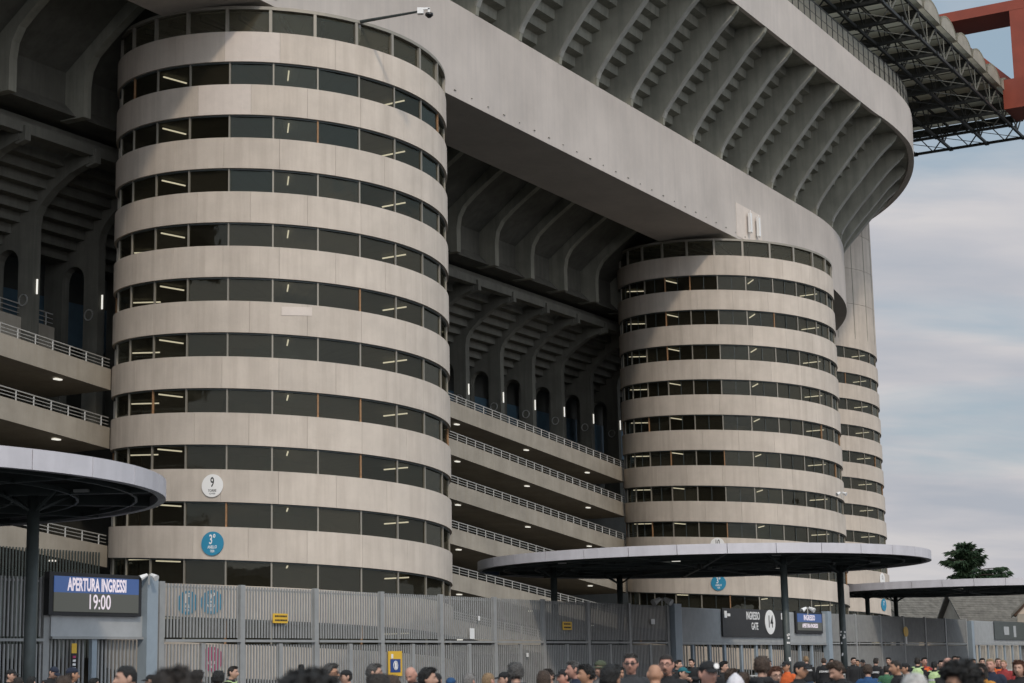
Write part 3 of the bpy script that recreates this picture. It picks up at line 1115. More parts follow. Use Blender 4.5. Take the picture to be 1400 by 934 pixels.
# lit opening-time screen
sc1 = thing('led_screen', FW(-34.22, 0.3, 3.9), 'large lit screen reading APERTURA INGRESSI 19:00 in a black case', 'screen')
plate('case', -36.67, -31.77, 3.90, 5.42, 0.22, BLACK, sc1, 0.25)
plate('top_band', -36.44, -31.97, 4.70, 5.28, 0.36, SCRBLUE, sc1, 0.03)
plate('bottom_band', -36.44, -31.97, 4.02, 4.70, 0.36, SCRGREY, sc1, 0.03)
flat_text('APERTURA INGRESSI', -34.22, 4.975, 0.64, 0.53, 0.385, SCRTXT, sc1, 0.018)
flat_text('19:00', -34.12, 4.36, 0.76, 0.74, 0.385, SCRTXT, sc1, 0.004)
sc2 = thing('led_screen', FW(39.78, 0.3, 4.0), 'small lit screen with blue top band beside the gate 14 sign', 'screen')
plate('case', 37.08, 42.48, 3.72, 5.24, 0.24, BLACK, sc2, 0.25)
plate('top_band', 37.33, 42.23, 4.50, 5.10, 0.38, SCRBLUE, sc2, 0.03)
plate('bottom_band', 37.33, 42.23, 3.92, 4.50, 0.38, SCRGREY, sc2, 0.03)
flat_text('INGRESSO', 39.68, 4.80, 0.52, 0.95, 0.40, SCRTXT, sc2, 0.012)
flat_text('APERTURA INGRESSI', 39.78, 4.24, 0.40, 0.86, 0.40, SCRTXT, sc2, 0.008)
# black gate sign
sg = thing('gate_sign', FW(29.58, 0.3, 3.4), 'wide black sign reading INGRESSO GATE with a white oval 14', 'sign')
plate('board', 23.98, 35.38, 3.42, 5.24, 0.30, mat('black_board', (0.018, 0.018, 0.018), 0.5, noise=0.3, nscale=3), sg, 0.10)
flat_text('INGRESSO', 29.13, 4.78, 0.72, 0.72, 0.36, WPRINT, sg, 0.012)
flat_text('GATE', 29.38, 4.10, 0.66, 0.72, 0.36, WPRINT, sg, 0.012)
me_ = disc_mesh(0.82, 36, 0.03)
me_.materials.append(WPRINT)
mm = Matrix.Identity(4)
p = FW(32.13, 0.355, 4.42)
for i in range(3):
    mm[i][0], mm[i][1], mm[i][2], mm[i][3] = U[i] * 1.12, (0, 0, 1)[i], N[i], p[i]
obj('oval', me_, sg, mm)
flat_text('14', 32.13, 4.42, 1.15, 0.85, 0.40, INK, sg, 0.012)
for s_ in (24.6, 34.6):
    plate('crest', s_ - 0.35, s_ + 0.05, 4.62, 5.06, 0.36, WPRINT, sg, 0.03)
    plate('crest', s_ + 0.15, s_ + 0.6, 4.72, 4.90, 0.36, WPRINT, sg, 0.03)
o = thing('dark_banner', FW(96, 0.3, 3.4), 'dark banner with pale figures at the far right gate', 'banner')
plate('cloth', 90.0, 110.0, 3.45, 5.2, 0.30, STEELD, o, 0.06)
plate('pale_print', 93.4, 95.2, 3.9, 4.7, 0.35, PANELM, o, 0.03)
plate('pale_print', 97.0, 97.9, 3.7, 4.8, 0.35, PANELM, o, 0.03)

# small notices on the fence


def notice(s_, z, wd, ht, m_, label, lines=2, name='warning_sign', cat='sign', group='notices on the fence'):
    r = thing(name, FW(s_, 0.14, z), label, cat, group)
    plate('panel', s_ - wd / 2, s_ + wd / 2, z - ht / 2, z + ht / 2, 0.13, m_, r, 0.03)
    for i in range(lines):
        zz = z + ht * (0.22 - 0.42 * i)
        mb_ = MB()
        q = -wd * 0.38
        rr = random.Random(int(s_ * 10) + i)
        while q < wd * 0.36:
            l_ = wd * rr.uniform(0.04, 0.10)
            mb_.box(FW(s_ + q + l_ / 2, 0.15, zz), l_, 0.012, ht * 0.17, U, N)
            q += l_ + wd * 0.03
        mb_.build('print', INK, r)
    return r


notice(-22.8, 3.96, 1.02, 0.40, YEL, 'yellow notice on the fence below the near tower, right of the blue round signs')
notice(3.0, 3.90, 1.05, 0.44, YEL, 'yellow notice on the fence in the middle between the two towers')
po = thing('poster', FW(-14.05, 0.2, 2.0), 'yellow poster with blue square and white emblem on the fence', 'poster')
plate('sheet', -14.62, -13.48, 1.45, 2.58, 0.14, YEL, po, 0.03)
plate('blue_square', -14.48, -13.64, 1.62, 2.22, 0.165, NAVYP, po, 0.012)
plate('white_strip', -14.40, -14.25, 2.25, 2.45, 0.165, WPRINT, po, 0.012)
mb = MB()
for i in range(14):
    a, b = 2 * pi * i / 14, 2 * pi * (i + 1) / 14
    mb.bar(FW(-14.06 + 0.17 * cos(a), 0.18, 1.93 + 0.2 * sin(a)), FW(-14.06 + 0.17 * cos(b), 0.18, 1.93 + 0.2 * sin(b)), 0.03)
mb.bar(FW(-14.06, 0.18, 1.78), FW(-14.06, 0.18, 2.08), 0.09)
mb.build('emblem', WPRINT, po)
w1 = MB().box(FW(-7.1, 0.14, 3.42), 0.42, 0.03, 0.52, U, N).build('paper_notice', WHITE)
tag(w1, 'white paper notice on the fence near the right edge of the nearest tower', 'notice')
w2 = MB().box(FW(-6.4, 0.14, 4.18), 0.16, 0.03, 0.22, U, N).build('sticker', WHITE)
tag(w2, 'small white sticker just above the white paper notice on the fence', 'sticker')
w3 = MB().box(FW(13.9, 0.14, 4.25), 0.5, 0.03, 0.3, U, N).build('sticker', WHITE)
tag(w3, 'small white sticker on the fence panel left of the gate 14 pillar', 'sticker')
w4 = MB().box(FW(-1.55, 0.16, 2.36), 0.2, 0.03, 0.2, U, N).build('sticker', WHITE)
tag(w4, 'tiny white sticker on the lower fence bars right of the paper notice', 'sticker')
r = thing('round_notice', FW(62.8, 0.2, 3.9), 'yellow round notice on a white stem on the shaded far fence', 'sign')
me_ = disc_mesh(0.42, 24, 0.03)
me_.materials.append(YEL)
mm = Matrix.Identity(4)
p = FW(62.8, 0.16, 4.0)
for i in range(3):
    mm[i][0], mm[i][1], mm[i][2], mm[i][3] = U[i] * 1.5, (0, 0, 1)[i], N[i], p[i]
obj('disc', me_, r, mm)
plate('stem', 62.65, 63.05, 3.02, 3.65, 0.16, WPRINT, r, 0.03)
r = thing('vertical_banner', FW(-35.1, 0.2, 2.0), 'narrow vertical banner with yellow top at the left entrance gate', 'banner')
plate('yellow_top', -35.25, -35.0, 2.55, 2.90, 0.14, YEL, r, 0.03)
plate('black_strip', -35.25, -35.0, 1.2, 2.55, 0.14, BLACK, r, 0.03)
for i in range(9):
    plate('mark', -35.2, -35.05, 1.3 + i * 0.135, 1.38 + i * 0.135, 0.16, WPRINT if i % 4 else MAG, r, 0.012)

flood_cluster(204, 787, 69.0, 'pair of white cameras on top of the pillar beside the lit screen', 2, 0.62)
flood_cluster(905, 820, 111.0, 'pair of white cameras above the fence at the left end of gate 14', 2, 1.1)
flood_cluster(1150, 674, 134.5, 'pair of white cameras high on the right side of the second tower', 2, 0.7)
flood_cluster(1104, 832, 130.5, 'dark lamp cluster above the small lit screen', 2, 0.9)


# ------------------------------------------------------------------ round canopies
def canopy(cx_, cy_, label, R=12.1, z0=7.15, th=0.56, px=-0.35, blue=None, angs=None):
    c_ = thing('round_canopy', (cx_, cy_, GZ), label, 'canopy', 'round canopies over the gates')
    seg = 96
    mb_ = MB()
    rings = []
    for i in range(seg + 1):
        a = 2 * pi * i / seg
        rings.append([(R * sin(a), -R * cos(a), z0 - GZ), ((R - 0.25) * sin(a), -(R - 0.25) * cos(a), z0 - GZ), ((R - 0.25) * sin(a), -(R - 0.25) * cos(a), z0 + th - GZ), (R * sin(a), -R * cos(a), z0 + th - GZ)])

    def arc(a0, a1):
        q = MB()
        q.loft([r_ for i, r_ in enumerate(rings) if a0 <= i <= a1])
        return q
    for i in range(0, seg, 3):
        a0_, a1_ = 2 * pi * i / seg + 0.0012, 2 * pi * (i + 3) / seg - 0.0012
        q = MB()
        q.loft([[((R - d_) * sin(a), -(R - d_) * cos(a), z_ - GZ) for d_, z_ in ((0, z0), (0.25, z0), (0.25, z0 + th), (0, z0 + th))] for a in (a0_, (a0_ * 2 + a1_) / 3, (a0_ + a1_ * 2) / 3, a1_)])
        isb = blue and blue[0] <= i < blue[1]
        q.build('fascia_panel', BLUEP if isb else WHITEP, c_, local=True, label='blue fascia panel' if isb else None)
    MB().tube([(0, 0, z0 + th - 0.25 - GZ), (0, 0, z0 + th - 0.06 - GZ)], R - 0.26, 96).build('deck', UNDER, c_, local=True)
    # steel below the deck
    for i in range(16):
        a = 2 * pi * i / 16
        MB().bar((1.0 * sin(a), -1.0 * cos(a), z0 + 0.12 - GZ), ((R - 0.3) * sin(a), -(R - 0.3) * cos(a), z0 + 0.16 - GZ), 0.12, 0.34).build('radial_beam', STEELD, c_, local=True)
    for rr in (4.2, 7.4, 9.4, 11.2):
        mb_ = MB()
        for i in range(48):
            a, b = 2 * pi * i / 48, 2 * pi * (i + 1) / 48
            mb_.bar((rr * sin(a), -rr * cos(a), z0 + 0.05 - GZ), (rr * sin(b), -rr * cos(b), z0 + 0.05 - GZ), 0.08, 0.12)
        mb_.build('ring_purlin', STEELD, c_, local=True)
    for dx, dy in ((8.2 + px, 0.5), (-8.2 + px * 0.5, -0.5), (3.7 + px, -8.5), (-4.0 + px * 0.5, 8.5)):
        q = MB().tube([(dx, dy, 0), (dx, dy, 2.0), (dx, dy, z0 + 0.3 - GZ)], 0.185, 18).build('pole', STEELD, c_, smooth=True, local=True)
        for k in range(4):
            a = pi / 4 + k * pi / 2
            MB().bar((dx, dy, z0 - 0.5 - GZ), (dx + 1.3 * cos(a), dy + 1.3 * sin(a), z0 + 0.1 - GZ), 0.07).build('strut', STEELD, q, local=True)
    for i in range(10):
        a = 2 * pi * i / 10 + 0.3
        rr = 6.0 if i % 2 else 9.8
        MB().box((rr * sin(a), -rr * cos(a), z0 + 0.08 - GZ), 0.45, 0.22, 0.08).build('downlight', LAMPM if i % 2 else WHITE, c_, local=True)
    return c_


cn1 = canopy(-22.85, 54.4, 'round white-rimmed canopy at the left edge, nearest to the camera', px=0.0)
cn2 = canopy(10.45, 102.5, 'round white-rimmed canopy over gate 14 with a blue stretch on its rim', R=12.65, z0=7.08, th=0.5, blue=(66, 72.0))
cn3 = canopy(37.2, 150.7, 'farthest round canopy at the right edge in front of the trees')
# paper scraps and stickers on the pole of the middle canopy
stick = MB()
for i in range(9):
    rr = random.Random(i)
    a = radians(-60 + 90 * rr.random())
    p = Vector((10.45 + 7.85 + 0.19 * sin(a), 102.5 + 0.5 - 0.19 * cos(a), 1.9 + 1.5 * rr.random()))
    stick.box(p, 0.09, 0.02, 0.1)
for i in range(7):
    rr = random.Random(20 + i)
    p = Vector((10.45 + 3.35 + 0.1 * rr.random(), 102.5 - 8.5 - 0.19, 1.6 + 1.6 * rr.random()))
    stick.box(p, 0.09, 0.02, 0.1)
so = stick.build('pole_stickers', WPRINT, cn2, kind='stuff')

# ------------------------------------------------------------------ crowd barriers


def barrier_me():
    b_ = MB()
    L = 2.3
    for x_ in (-L / 2, L / 2):
        b_.bar((x_, 0, 0.05), (x_, 0, 1.1), 0.045)
        b_.bar((x_, -0.3, 0.03), (x_, 0.3, 0.03), 0.05)
    b_.bar((-L / 2, 0, 1.1), (L / 2, 0, 1.1), 0.045)
    b_.bar((-L / 2, 0, 0.2), (L / 2, 0, 0.2), 0.04)
    return b_


bfr = barrier_me().mesh('frame')
bfr.materials.append(RAIL)
bb = MB()
for i in range(1, 17):
    x_ = -1.15 + 2.3 * i / 17
    bb.bar((x_, 0, 0.2), (x_, 0, 1.1), 0.022)
bba = bb.mesh('infill_bars')
bba.materials.append(RAIL)


def barrier(px_, d, label, rz=0.05):
    p = at_depth(px_, 920, d)
    r_ = thing('crowd_barrier', (p.x, p.y, GZ), label, 'barrier', 'metal crowd barriers', rz)
    obj('frame', bfr, r_, local=True)
    o_ = obj('infill_bars', bba, r_, local=True)


for px_, d, lb in ((1000, 74, 'crowd barrier furthest left, behind the person in the white hood'), (1120, 72, 'crowd barrier in front of the stewards at the small screen'), (1200, 72, 'crowd barrier right of the person with the number 10 shirt'), (1278, 72, 'crowd barrier before the stewards in bright vests'), (1040, 75, 'crowd barrier behind the brown-haired person in black'), (1380, 78, 'crowd barrier at the right edge behind the woman in black')):
    barrier(px_, d, lb)

# ------------------------------------------------------------------ houses and trees beyond the fence
ROOFM = mat('grey_roof_tiles', (0.17, 0.16, 0.14), 0.9, noise=0.35, nscale=1.2, streak=0.2, coord='World')
WALLM = mat('render_wall', (0.40, 0.36, 0.30), 0.9, noise=0.15, nscale=1.0, coord='World')
TIMB = mat('dark_timber', (0.10, 0.06, 0.04), 0.8)
CREAM = mat('cream_infill', (0.62, 0.52, 0.42), 0.9)


def house(px_, d, wd, dp, wall_h, ridge_h, label, rz, timber=False):
    p = at_depth(px_, 850, d)
    h_ = thing('house', (p.x, p.y, GZ), label, 'house', 'houses beyond the fence', rz)
    MB().box((0, 0, wall_h / 2), wd, dp, wall_h).build('wall', WALLM, h_, local=True)
    q = MB()
    e = 0.6
    hw, hd = wd / 2 + e, dp / 2 + e
    for sgn in (-1, 1):
        q.add([(-hw, sgn * hd, wall_h - 0.3), (hw, sgn * hd, wall_h - 0.3), (hw, 0, ridge_h), (-hw, 0, ridge_h), (-hw, sgn * hd, wall_h - 0.05), (hw, sgn * hd, wall_h - 0.05), (hw, 0, ridge_h + 0.25), (-hw, 0, ridge_h + 0.25)],
              [(0, 1, 2, 3), (4, 5, 6, 7), (0, 1, 5, 4), (0, 3, 7, 4), (1, 2, 6, 5)])
    rf = q.build('roof', ROOFM, h_, local=True)
    # courses of tiles
    rows = 22
    for sgn in (-1, 1):
        for i in range(rows):
            f0 = (i + 0.5) / rows
            y_ = sgn * hd * (1 - f0)
            z_ = wall_h - 0.05 + (ridge_h + 0.3 - wall_h) * f0 + 0.05
            MB().box((0, y_, z_ - 0.03), 2 * hw, 0.06, 0.03).build('tile_course', ROOFM, rf, local=True)
    for x_ in (-wd / 2 - 0.02, wd / 2 + 0.02):
        q = MB()
        q.add([(x_, -dp / 2, wall_h), (x_, dp / 2, wall_h), (x_, 0, ridge_h - 0.3)], [(0, 1, 2)])
        q.add([(x_ * 0.98, -dp / 2, wall_h), (x_ * 0.98, dp / 2, wall_h), (x_ * 0.98, 0, ridge_h - 0.3)], [(0, 1, 2)])
        q.build('gable', CREAM if timber else WALLM, h_, local=True)
        if timber:
            for y_ in (-dp * 0.3, -dp * 0.1, dp * 0.1, dp * 0.3):
                MB().bar((x_ * 1.01, y_, wall_h), (x_ * 1.01, y_, wall_h + (ridge_h - wall_h) * (1 - abs(y_) / (dp / 2)) - 0.3), 0.25).build('timber', TIMB, h_, local=True)
            for sgn in (-1, 1):
                MB().bar((x_ * 1.02, sgn * (dp / 2 + 0.3), wall_h - 0.1), (x_ * 1.02, 0, ridge_h - 0.1), 0.35).build('timber', TIMB, h_, local=True)
    MB().box((wd * 0.2, 0.6, ridge_h + 0.1), 0.9, 0.9, 1.0).build('chimney', WALLM, h_, local=True)
    return h_


house(1255, 232, 11, 13, 4.6, 9.2, 'grey-roofed house just right of the far tower above the fence', radians(28))
house(1385, 222, 15, 12, 4.8, 9.3, 'large dark-roofed house at the right edge under the canopy', radians(5))
house(1432, 190, 5, 6, 6.0, 9.3, 'timber-framed gable house cut by the right edge', radians(75), True)

LEAFM = mat('cedar_foliage', (0.028, 0.060, 0.024), 0.85, noise=0.45, nscale=0.9, coord='World')
LEAF2 = mat('broadleaf_foliage', (0.05, 0.075, 0.025), 0.85, noise=0.45, nscale=0.8, coord='World')
BARK = mat('bark', (0.075, 0.055, 0.042), 0.9, noise=0.4, nscale=3, bump=0.6, bscale=8)


def leaf_cluster(mb_, c, rx, ry, rz_, n, size, rr, droop=0.3, along=None):
    for _ in range(n):
        while True:
            a = Vector((rr.uniform(-1, 1), rr.uniform(-1, 1), rr.uniform(-1, 1)))
            if a.length <= 1:
                break
        p = Vector(c) + Vector((a.x * rx, a.y * ry, a.z * rz_))
        d = Vector((a.x, a.y, a.z * 0.4 - droop * rr.random())).normalized()
        wf = (0.25, 0.45)
        if along is not None:
            d = (along * 1.3 + d * 0.7 + Vector((0, 0, -0.25 - 0.5 * rr.random()))).normalized()
            wf = (0.10, 0.20)
        s_ = d.cross(Vector((rr.uniform(-1, 1), rr.uniform(-1, 1), rr.uniform(0, 1)))).normalized()
        L, wd = size * rr.uniform(0.7, 1.5), size * rr.uniform(*wf)
        q = d.cross(s_).normalized() * (wd * 0.2)
        mb_.add([p, p + d * L * 0.5 + s_ * wd + q, p + d * L - Vector((0, 0, L * 0.2)), p + d * L * 0.5 - s_ * wd + q], [(0, 1, 2, 3)])


def cedar(px_, d, label):
    p = at_depth(px_, 850, d)
    t_ = thing('cedar_tree', (p.x, p.y, GZ), label, 'tree', 'trees beyond the fence')
    rr = random.Random(5)
    Hh = 16.0
    MB().tube([(0, 0, 0), (0.15, 0, 4), (-0.1, 0.1, 8), (0.2, 0, 12.5), (0.0, 0, Hh)], [0.55, 0.45, 0.36, 0.24, 0.06], 10).build('trunk', BARK, t_, local=True)
    cr = MB()
    lim = MB()
    # irregular tiers: (height, reach to the left, reach to the right)
    tiers = [(15.7, 0.8, 0.7, 8), (15.0, 1.9, 1.6, 11), (14.2, 2.6, 2.3, 12), (13.5, 2.3, 1.5, 9), (12.7, 1.0, 5.2, 13), (12.2, 1.8, 6.0, 14), (10.4, 3.5, 5.5, 10), (8.6, 4.5, 4.6, 11), (6.9, 4.8, 4.6, 11)]
    for z_, lft, rgt, nb in tiers:
        for b in range(nb):
            a = 2 * pi * b / nb + rr.uniform(-0.3, 0.3)
            reach = (rgt if cos(a) > 0 else lft) * (0.45 + 0.55 * abs(cos(a))) * rr.uniform(0.75, 1.1)
            q0 = Vector((0.05, 0, z_ - 0.3))
            q1 = Vector((reach * cos(a), reach * sin(a), z_ + rr.uniform(-0.25, 0.45)))
            lim.tube([q0, (q0 + q1) / 2 + Vector((0, 0, 0.2)), q1], [0.10, 0.06, 0.025], 5)
            for f_ in (0.4, 0.62, 0.82, 1.0):
                c_ = q0.lerp(q1, f_)
                leaf_cluster(cr, c_, 0.32 + 0.06 * reach * (1.1 - f_), 0.36, 0.10, int(16 + 10 * rr.random()), 0.62, rr, 0.5, (q1 - q0).normalized())
    lim.build('limbs', BARK, t_, local=True)
    cr.build('crown', LEAFM, t_, local=True)
    return t_


def broadleaf(px_, d, hgt, rad, label, m_=LEAF2, seed=1):
    p = at_depth(px_, 850, d)
    t_ = thing('leafy_tree', (p.x, p.y, GZ), label, 'tree', 'trees beyond the fence')
    rr = random.Random(seed)
    MB().tube([(0, 0, 0), (0.1, 0, hgt * 0.3), (0, 0.1, hgt * 0.7)], [0.35, 0.28, 0.1], 8).build('trunk', BARK, t_, local=True)
    cr = MB()
    lim = MB()
    for i in range(46):
        a, b = rr.uniform(0, 2 * pi), rr.uniform(-0.5, 1.3)
        r_ = rad * rr.uniform(0.35, 1.0)
        c_ = Vector((r_ * cos(a) * cos(b), r_ * sin(a) * cos(b), hgt * 0.62 + r_ * 0.62 * sin(b)))
        lim.tube([(0, 0, hgt * 0.4), c_], [0.08, 0.02], 5)
        leaf_cluster(cr, c_, rad * 0.28, rad * 0.28, rad * 0.22, 60, 0.34, rr, 0.2)
    lim.build('limbs', BARK, t_, local=True)
    cr.build('crown', m_, t_, local=True)
    return t_


cedar(1326, 236, 'dark cedar with flat layered branches standing above the far canopy')
broadleaf(1275, 250, 9.2, 4.2, 'low leafy tree between the two house roofs, left of the cedar', LEAF2, 3)
broadleaf(1352, 252, 9.6, 4.4, 'leafy tree behind the cedar, beside the dark-roofed house', LEAFM, 4)
broadleaf(1418, 255, 13.5, 4.0, 'tree cut by the right edge above the dark-roofed house', LEAFM, 6)

# ------------------------------------------------------------------ people
def skin_mat(name, col):
    return mat(name, col, 0.55, noise=0.12, nscale=9.0, bump=0.15, bscale=60)


SKIN = {'light': skin_mat('light_skin', (0.46, 0.275, 0.20)), 'tan': skin_mat('tanned_skin', (0.42, 0.225, 0.14)), 'pink': skin_mat('flushed_skin', (0.48, 0.255, 0.19)), 'dark': skin_mat('brown_skin', (0.19, 0.095, 0.06))}
HAIRC = {'black': (0.010, 0.009, 0.008), 'dark': (0.022, 0.016, 0.012), 'brown': (0.055, 0.034, 0.022), 'auburn': (0.11, 0.045, 0.025), 'grey': (0.20, 0.19, 0.18), 'darkgrey': (0.07, 0.066, 0.062), 'white': (0.5, 0.48, 0.45), 'blonde': (0.26, 0.17, 0.09)}


def hair_mat(c):
    return mat('hair_' + c, HAIRC[c], 0.7, noise=0.5, nscale=45.0, bump=0.8, bscale=90)


CLOTH = {'black': (0.013, 0.013, 0.014), 'charcoal': (0.035, 0.037, 0.04), 'navy': (0.013, 0.018, 0.035), 'blue': (0.018, 0.065, 0.16), 'teal': (0.015, 0.12, 0.14), 'orange': (0.58, 0.11, 0.025), 'hivis': (0.48, 0.62, 0.30), 'mustard': (0.45, 0.20, 0.03), 'white': (0.62, 0.60, 0.62), 'grey': (0.17, 0.17, 0.17), 'red': (0.26, 0.03, 0.03), 'green': (0.045, 0.13, 0.065), 'camo': (0.06, 0.07, 0.04), 'pink': (0.5, 0.2, 0.2), 'denim': (0.035, 0.055, 0.10)}


def cloth_mat(c):
    return mat('cloth_' + c, CLOTH[c], 0.9, noise=0.22, nscale=14.0, bump=0.5, bscale=30)


EYEW = mat('eye', (0.38, 0.35, 0.32), 0.4)
IRIS = mat('iris', (0.02, 0.015, 0.01), 0.2)
LENS = mat('spectacle_lens', (0.035, 0.022, 0.018), 0.35)

HC = Vector((0, -0.022, 1.638))       # centre of the head on the 1.755 m figure


def g1d(x, s):
    return math.exp(-x * x / (2 * s * s))


def head_point(lon, lat):
    "front is -y"
    cl = max(0.0, cos(lat)) ** (0.70 if lat > 0 else 0.9)
    x = 0.0755 * sin(lon) * cl
    y = -0.098 * cos(lon) * cl
    z = (0.114 if lat > 0 else 0.120) * sin(lat)
    t = min(1.0, max(0.0, (-0.015 - z) / 0.105))
    x *= 1.0 - 0.30 * t * t
    if y > 0:
        y *= 1.0 - 0.55 * t
    else:
        y *= 1.0 - 0.04 * t
    if z > 0.05:
        x *= 1.04
    if y < -0.01:
        fz = max(0.0, cos(lon)) ** 1.5
        d = 0.0
        d += 0.030 * g1d(x, 0.0125) * (g1d(z + 0.028, 0.014) + 0.55 * g1d(z + 0.004, 0.017))   # nose
        d += 0.0075 * g1d(z - 0.030, 0.010) * g1d(abs(x) - 0.028, 0.022)                           # brow
        d -= 0.0125 * g1d(z - 0.010, 0.011) * g1d(abs(x) - 0.031, 0.013)                           # eye sockets
        d += 0.0075 * g1d(z + 0.060, 0.0075) * g1d(x, 0.020)                                       # lips
        d -= 0.0055 * g1d(z + 0.062, 0.0022) * g1d(x, 0.022)
        d += 0.007 * g1d(z + 0.100, 0.015) * g1d(x, 0.022)                                         # chin
        d += 0.0045 * g1d(z + 0.018, 0.016) * g1d(abs(x) - 0.045, 0.014)                           # cheekbones
        y -= d * fz
    return Vector((x, y, z))


def head_mesh_into(mb_, M):
    nl, nv = 56, 40
    rings = []
    for j in range(1, nv):
        lat = -pi / 2 + pi * j / nv
        rings.append([M @ head_point(2 * pi * i / nl, lat) for i in range(nl)])
    mb_.loft(rings)
    for sx_ in (-1, 1):                                                                        # ears
        pts, rad = [], []
        for k in range(7):
            a = -1 + 2 * k / 6
            pts.append(M @ Vector((sx_ * (0.078 + 0.006 * (1 - a * a)), 0.012 + 0.006 * a, 0.002 + 0.033 * a)))
            rad.append((0.020 * sqrt(max(0.05, 1 - a * a * 0.9)), 0.010))
        mb_.tube(pts, rad, 10)


def limb(mb_, pts, rads, n=12):
    "smooth tapering limb through the given joints"
    P_, R_ = [], []
    for i in range(len(pts) - 1):
        a, b = Vector(pts[i]), Vector(pts[i + 1])
        for k in range(4):
            f = k / 4
            P_.append(a.lerp(b, f))
            R_.append(rads[i] + (rads[i + 1] - rads[i]) * f)
    P_.append(Vector(pts[-1]))
    R_.append(rads[-1])
    # rounding the bends
    for _ in range(2):
        Q = P_[:]
        for i in range(1, len(P_) - 1):
            Q[i] = (P_[i - 1] + P_[i] * 2 + P_[i + 1]) / 4
        P_ = Q
    mb_.tube(P_, R_, n)


def torso(mb_, infl=0.0, z0=0.88, z1=1.50):
    rows = [(0.86, 0.150, 0.105, 0.01), (0.93, 0.168, 0.118, 0.012), (1.02, 0.158, 0.110, 0.008), (1.10, 0.150, 0.104, 0.004), (1.20, 0.160, 0.112, 0.004), (1.30, 0.176, 0.122, 0.008), (1.38, 0.186, 0.116, 0.014), (1.435, 0.160, 0.092, 0.02), (1.475, 0.100, 0.072, 0.02), (1.51, 0.066, 0.062, 0.016)]
    rings = []
    for z, a, b, yo in rows:
        if z0 - 1e-6 <= z <= z1 + 1e-6:
            rings.append([Vector(((a + infl) * sin(2 * pi * k / 24), yo - (b + infl) * cos(2 * pi * k / 24), z)) for k in range(24)])
    mb_.loft(rings)


ARMS = {
    'down': [((0.185, 0.02, 1.415), (0.235, 0.045, 1.14), (0.245, -0.03, 0.90))] * 2,
    'folded': [((0.185, 0.02, 1.415), (0.245, -0.02, 1.15), (0.03, -0.20, 1.19)), ((0.185, 0.02, 1.415), (0.245, -0.02, 1.13), (0.02, -0.18, 1.14))],
    'phone': [((0.185, 0.02, 1.415), (0.225, -0.10, 1.18), (0.075, -0.27, 1.36)), ((0.185, 0.02, 1.415), (0.225, -0.10, 1.17), (0.06, -0.28, 1.33))],
    'face': [((0.185, 0.02, 1.415), (0.235, 0.04, 1.14), (0.245, -0.03, 0.90)), ((0.185, 0.02, 1.415), (0.215, -0.14, 1.20), (0.105, -0.13, 1.47))],
}


def hand(mb_, wrist, dirn, palm_n, side):
    "palm, four fingers of different lengths and a thumb"
    d = dirn.normalized()
    nrm = (palm_n - d * palm_n.dot(d)).normalized()
    lat_ = d.cross(nrm).normalized() * side
    rings = []
    for f, a, b in ((0.0, 0.026, 0.019), (0.03, 0.036, 0.017), (0.065, 0.042, 0.015), (0.092, 0.040, 0.012)):
        c = wrist + d * f
        rings.append([c + lat_ * (a * cos(2 * pi * k / 12)) + nrm * (b * sin(2 * pi * k / 12)) for k in range(12)])
    mb_.loft(rings)
    for i, L in enumerate((0.072, 0.082, 0.076, 0.060)):
        off = (-0.033 + 0.022 * i) * -1
        b0 = wrist + d * 0.082 + lat_ * off
        dd = (d + lat_ * (off * 2.6) + nrm * 0.18).normalized()
        p1 = b0 + dd * (L * 0.45)
        d2 = (dd + nrm * (0.45 + 0.08 * i)).normalized()
        p2 = p1 + d2 * (L * 0.33)
        d3 = (d2 + nrm * 0.5).normalized()
        p3 = p2 + d3 * (L * 0.30)
        mb_.tube([b0, p1, p2, p3], [0.0098, 0.0090, 0.0084, 0.0066], 8)
    t0 = wrist + d * 0.025 + lat_ * 0.030
    t1 = t0 + (d * 0.7 + lat_ * 0.8 + nrm * 0.25).normalized() * 0.040
    t2 = t1 + (d + lat_ * 0.25 + nrm * 0.45).normalized() * 0.032
    mb_.tube([t0, t1, t2], [0.0150, 0.0115, 0.0085], 8)


def remesh(me_, voxel, smooth_it=2, name='body'):
    o = bpy.data.objects.new('tmp', me_)
    COL.objects.link(o)
    mo = o.modifiers.new('r', 'REMESH')
    mo.mode = 'VOXEL'
    mo.voxel_size = voxel
    mo.use_smooth_shade = True
    if smooth_it:
        ms = o.modifiers.new('s', 'SMOOTH')
        ms.iterations = smooth_it
        ms.factor = 0.5
    dg = bpy.context.evaluated_depsgraph_get()
    out = bpy.data.meshes.new_from_object(o.evaluated_get(dg))
    bpy.data.objects.remove(o)
    out.name = name
    for p in out.polygons:
        p.use_smooth = True
    return out


HEADPOSE = {'level': (0.0, 0.0), 'down': (radians(26), 0.0), 'up': (radians(-6), 0.0)}


def head_matrix(hp):
    pitch, _ = HEADPOSE[hp]
    piv = Vector((0, 0.012, 1.555))
    return Matrix.Translation(piv) @ Matrix.Rotation(pitch, 4, 'X') @ Matrix.Translation(HC - piv)


BODY = {}


